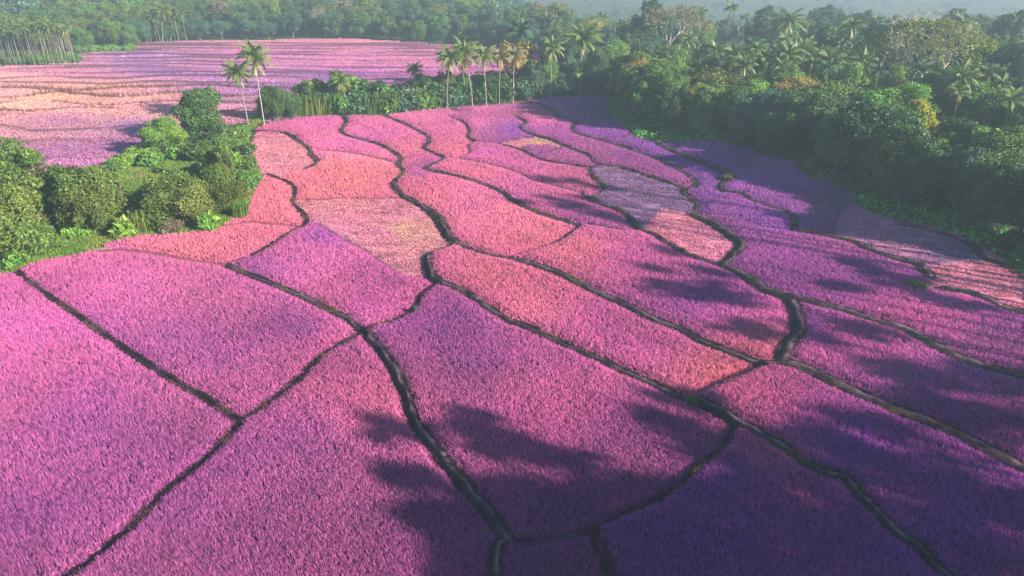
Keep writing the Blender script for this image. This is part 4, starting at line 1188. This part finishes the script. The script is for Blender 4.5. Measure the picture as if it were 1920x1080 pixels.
for row, (dd, step, hm, hM) in enumerate(((5, 9.5, 9, 14), (20, 11, 13, 18), (38, 13, 15, 20), (62, 15, 15, 21), (92, 18, 15, 22))):
    s = PR.uniform(0, 5)
    while s < len(FEp):
        p = FEp[int(s)]
        kind, leaf, word = PR.choice([('round', 'mid', 'hazy green rounded tree'), ('tall', 'teal', 'hazy blue green tree'), ('round', 'dark', 'hazy dark tree'), ('spread', 'olive', 'hazy olive tree'), ('tall', 'mid', 'hazy green upright tree'), ('tall', 'dark', 'hazy dark upright tree')] if row % 2 else [('round', 'mid', 'hazy green rounded tree'), ('tall', 'teal', 'hazy blue green tree'), ('spread', 'olive', 'hazy olive tree'), ('airy', 'brown', 'hazy thin brown tree'), ('round', 'teal', 'hazy blue green rounded tree'), ('round', 'dark', 'hazy dark tree')] if row else [('round', 'mid', 'hazy green rounded tree'), ('spread', 'teal', 'hazy blue green spreading tree'), ('round', 'dark', 'hazy dark tree'), ('areca', 'palm', 'hazy slender palm')])
        nm = 'areca_palm' if kind == 'areca' else T
        plant(kind, p[0] + PR.uniform(-3, 3), p[1] + dd + PR.uniform(-4, 4), PR.uniform(hm, hM), leaf, nm, f'{word} in the {ordinal[row]} row of the wood beyond the far terraces', 'palm' if kind == 'areca' else 'tree', f'{word}s in row {row + 1} of the far wood', PR.uniform(.9, 1.15))
        s += step * PR.uniform(.8, 1.25)
for px, yb, h, lab in ((210, 88, 15, 'lone hazy tree on a tall pale trunk above the light green hedge'), (612, 70, 19, 'tall pale trunked tree fading in the haze above the violet terraces')):
    x, y = on_plane(px, yb, 0); plant('bare', x, y, h, 'brown', 'bare_tree', lab, 'tree', None, .8)
for px in range(150, 240, 11):
    x, y = on_plane(px, 101 - (px - 150) * .02, 0); plant('bush', x, y + 3, PR.uniform(2.6, 4.2), 'bright', S, 'light green shrub of the low hedge between the slender palm grove and the violet terraces', 'shrub', 'shrubs of the low hedge by the slender palm grove', 1.6)


def mass(name, label, spots, n, size, kind='stuff', leaf='teal', seed=1):
    """a wood that reads as one body: crowns and stems in one mesh"""
    rng = np.random.default_rng(seed); mb = MB(); 
    for x, y, h, R in spots:
        z = float(ground_z(np.array([x]), np.array([y]))[0]); blobs = []
        for i in range(13):
            d = unit(rng.normal(size=3) + np.array([0, 0, .2])); f = rng.uniform(.25, 1.1); r = R * rng.uniform(.18, .40)
            blobs.append(((x + d[0] * R * f, y + d[1] * R * f, z + h * .66 + d[2] * (h * .22 if R > 5.9 else R * .55)), (r, r, r * .75)))
        leaf_cloud(rng, mb, blobs, n, size, .2)
        mb.tube(np.array([[x, y, z - .4], [x + .3, y, z + h * .5], [x, y + .3, z + h * .75]]), [.35, .25, .1], 5, (.9, .7, .6))
    o = add(name, mb.mesh(name, LEAF[leaf])); tag(o, label, 'forest', kind=kind)

spots = []
for _ in range(1300):
    a = radians(PR.uniform(-42, 42)); r = PR.uniform(505, 980) if PR.random() < .5 else PR.uniform(700, 2500)
    x, y = sin(a) * r, cos(a) * r
    if x > 90 and r < 520: continue
    spots.append((x, y, PR.uniform(14, 22), PR.uniform(6, 9)))
mass('forest', 'misty far off forest fading into the haze', spots, 300, 1.6, seed=31)

# the wood goes on outside the frame; its tall trees throw the long shadows over the plots
SHX, SHY = sin(radians(120)), cos(radians(120))    # towards the sun, on the ground
SUN_EL = radians(22)
casts = [(1255,540,4.0,60),(1330,550,2.2,60),(1400,612,3.0,58),(1330,612,1.6,58),(725,800,2.0,64),(870,800,2.6,64),(915,835,2.2,62),(1000,850,1.8,62),(740,890,1.8,62),(800,935,3.0,62),(870,985,3.4,60),(880,1060,3.2,60),
 (960,930,3.0,60),(1040,945,3.4,58),(1130,935,3.4,58),(1230,925,2.8,56),(1300,815,3.0,58),(1340,845,2.6,56),(1010,1000,4.0,56),(1110,1025,4.0,55),(1220,1000,4.4,54),(1080,1075,4.0,56),(970,1075,3.0,56),
 (1340,950,4.4,52),(1430,910,4.2,52),(1490,840,3.8,54),(1560,850,4.6,52),(1580,790,3.2,54),(1660,880,4.8,48),(1570,950,5,48),(1450,1000,5,48),(1340,1070,5,48),(1490,1080,5,46),(1650,1000,5,44),(1750,920,5,44),(1850,980,5,40),(1770,1080,5,40),(1900,1080,5,38),(1630,1090,5,42),
 (960,378,1.3,92),(1010,372,1.6,92),(1050,385,2.2,92),(1120,405,2.4,90),(1160,415,1.8,90),(1080,372,1.6,92),(1010,335,1.6,96),(1060,340,1.8,96),(1110,350,2.0,94),(1230,470,1.8,84),(1180,500,1.2,86),(1290,505,1.8,80),(1240,745,1.9,58),(1190,770,1.6,60),(1660,700,3.2,50),(1760,705,3.4,48),(1850,705,3.4,44),(1700,755,3.6,48),(1810,785,4.2,44),(1900,810,4.2,40),(1550,612,2.2,56),(1650,520,3.0,46),(1570,490,2.4,50),(1710,552,2.6,44),(1510,530,1.6,52)]
spots = []
for px, py, R, t in casts:
    gx_, gy_ = W(px, py); x = float(gx_) + SHX * t; y = float(gy_) + SHY * t
    hc = t * tan(SUN_EL) - float(ground_z(np.array([x]), np.array([y]))[0]); spots.append((x, y, hc / .66, R))
mass('woodland', 'tall wood continuing beside the fields past the frame', spots, 330, .60, leaf='deep', seed=33)

# ------------------------------------------------------------------ small things on the far terraces
M_WHITE = soft_mat('white feathers', (.82, .80, .78), attr=False, trans=0)
M_STAKE = soft_mat('weathered stake', (.62, .56, .48), attr=False, trans=0, noise=(6, .7, 1.2))
M_BEAK = soft_mat('yellow beak', (.6, .4, .08), attr=False, trans=0)
for px, py, rot, lab in ((233, 111, .3, 'white egret standing by a dark bank on the violet terraces'), (305, 108, 1.9, 'small white egret on the open violet terraces far back'), (177, 166, 2.6, 'white egret among the brownish weeds of the peach terraces')):
    x, y = on_plane(px, py, .8)
    z = float(ground_z(np.array([x]), np.array([y]))[0]) + .35
    root = bpy.data.objects.new('egret', None); LINK(root); root.location = (x, y, z); root.rotation_euler = (0, 0, rot); root.scale = (1.3,) * 3; tag(root, lab, 'bird')
    mb = MB(); mb.tube([(-.34, 0, .46), (-.22, 0, .50), (0, 0, .56), (.16, 0, .62), (.22, 0, .74), (.17, 0, .86), (.2, 0, .98), (.27, 0, 1.02), (.33, 0, 1.0)], [.02, .08, .14, .10, .05, .035, .035, .05, .02], 8)
    add('body', mb.mesh('body', M_WHITE, True), root)
    mb = MB(); mb.tube([(.32, 0, 1.0), (.46, 0, .97)], [.018, .004], 5); add('beak', mb.mesh('beak', M_BEAK), root)
    for sgn in (-1, 1):
        mb = MB(); mb.tube([(0, .05 * sgn, .48), (-.02, .05 * sgn, .24), (.02, .05 * sgn, -.4)], [.018, .014, .012], 5); add('leg', mb.mesh('leg', M_BARK), root)
for px, py, lab in ((304, 204, 'thin pale stake by the shadow of the big round tree'), (48, 214, 'thin pale stake on the near rim of the peach terraces')):
    x, y = on_plane(px, py, 0); z = float(ground_z(np.array([x]), np.array([y]))[0])
    mb = MB(); mb.tube([(0, 0, -.3), (.02, .01, 1.0), (.05, 0, 2.1), (.06, 0, 2.16)], [.07, .065, .055, .02], 7)
    o = add('stake', mb.mesh('stake', M_STAKE, True)); o.location = (x, y, z); tag(o, lab, 'stake')
# felled log on the grass strip, grassy hump on the eastern bank
lx, ly = at_base(193, 470)
mb = MB(); mb.tube([(-1.3, 0, .2), (-.4, .06, .24), (.5, -.03, .22), (1.3, .05, .2)], [.2, .19, .17, .14], 9); mb.tube([(.2, 0, .3), (.5, .3, .65), (.6, .5, .8)], [.07, .05, .03], 6)
o = add('log', mb.mesh('log', M_BARK, True)); o.location = (lx, ly, float(ground_z(np.array([lx]), np.array([ly]))[0])); o.rotation_euler = (0, 0, .2); tag(o, 'pale fallen log lying where hedge grass meets the pink crop', 'log')
P_(1725, 540, 1.1, 'bush', 'olive', S, 'low grassy hump at the broken end of the eastern bank', 'shrub', 1.5, rot=0)
P_(1705, 536, .8, 'bush', 'dark', S, 'small dark tuft at the tip of the grassy hump', 'shrub', 1.4)
P_(777, 588, .9, 'leafy', 'teal', S, 'small dark weed clump on the groove between two pink plots', 'weed', .8)
P_(1300, 750, .8, 'bush', 'olive', S, 'yellowish weed clump on the bank where a thin path joins', 'weed', 1.2)
P_(1366, 338, 1.5, 'bush', 'brown', S, 'brown scrub on the end of the wide bank near the forest', 'shrub', 1.4)

# ------------------------------------------------------------------ light, sky, air
sun_data = bpy.data.lights.new('sun', 'SUN'); sun_data.energy = 5.0; sun_data.angle = radians(.9); sun_data.color = (1.0, .88, .74)
sun = bpy.data.objects.new('sun', sun_data); LINK(sun)
sv = np.array([SHX * cos(SUN_EL), SHY * cos(SUN_EL), sin(SUN_EL)])
from mathutils import Vector
sun.rotation_euler = Vector(sv).to_track_quat('Z', 'Y').to_euler(); sun.location = (60, -30, 60)
world = bpy.data.worlds.new('World'); scene.world = world; world.use_nodes = True
nt = world.node_tree; bg = nt.nodes['Background']
sky = nt.nodes.new('ShaderNodeTexSky'); sky.sky_type = 'NISHITA'; sky.sun_disc = False
sky.sun_elevation = SUN_EL; sky.sun_rotation = radians(120); sky.air_density = 1.0; sky.dust_density = .5; sky.ozone_density = 4.0
nt.links.new(sky.outputs[0], bg.inputs[0]); bg.inputs[1].default_value = .068

HAZE = 0.00090
mb = MB(); mb.box((0, 0, -55.0), (12200, 12200, 230))
hm, nt, out = new_mat('morning mist')
pv = nt.nodes.new('ShaderNodeVolumePrincipled'); pv.inputs['Density'].default_value = HAZE; pv.inputs['Color'].default_value = (.44, .59, .67, 1); pv.inputs['Anisotropy'].default_value = .15
nt.links.new(pv.outputs[0], out.inputs['Volume'])
o = add('haze', mb.mesh('haze', hm)); tag(o, 'thin blue morning haze filling the valley', 'haze', kind='stuff')

scene.view_settings.view_transform = 'Standard'; scene.view_settings.look = 'None'; scene.view_settings.gamma = 1
scene.view_settings.exposure = 1.48
scene.render.engine = 'CYCLES'
cy = scene.cycles
cy.max_bounces = 6; cy.diffuse_bounces = 2; cy.glossy_bounces = 1; cy.transmission_bounces = 3; cy.volume_bounces = 0; cy.transparent_max_bounces = 4
cy.use_denoising = True; cy.use_adaptive_sampling = False
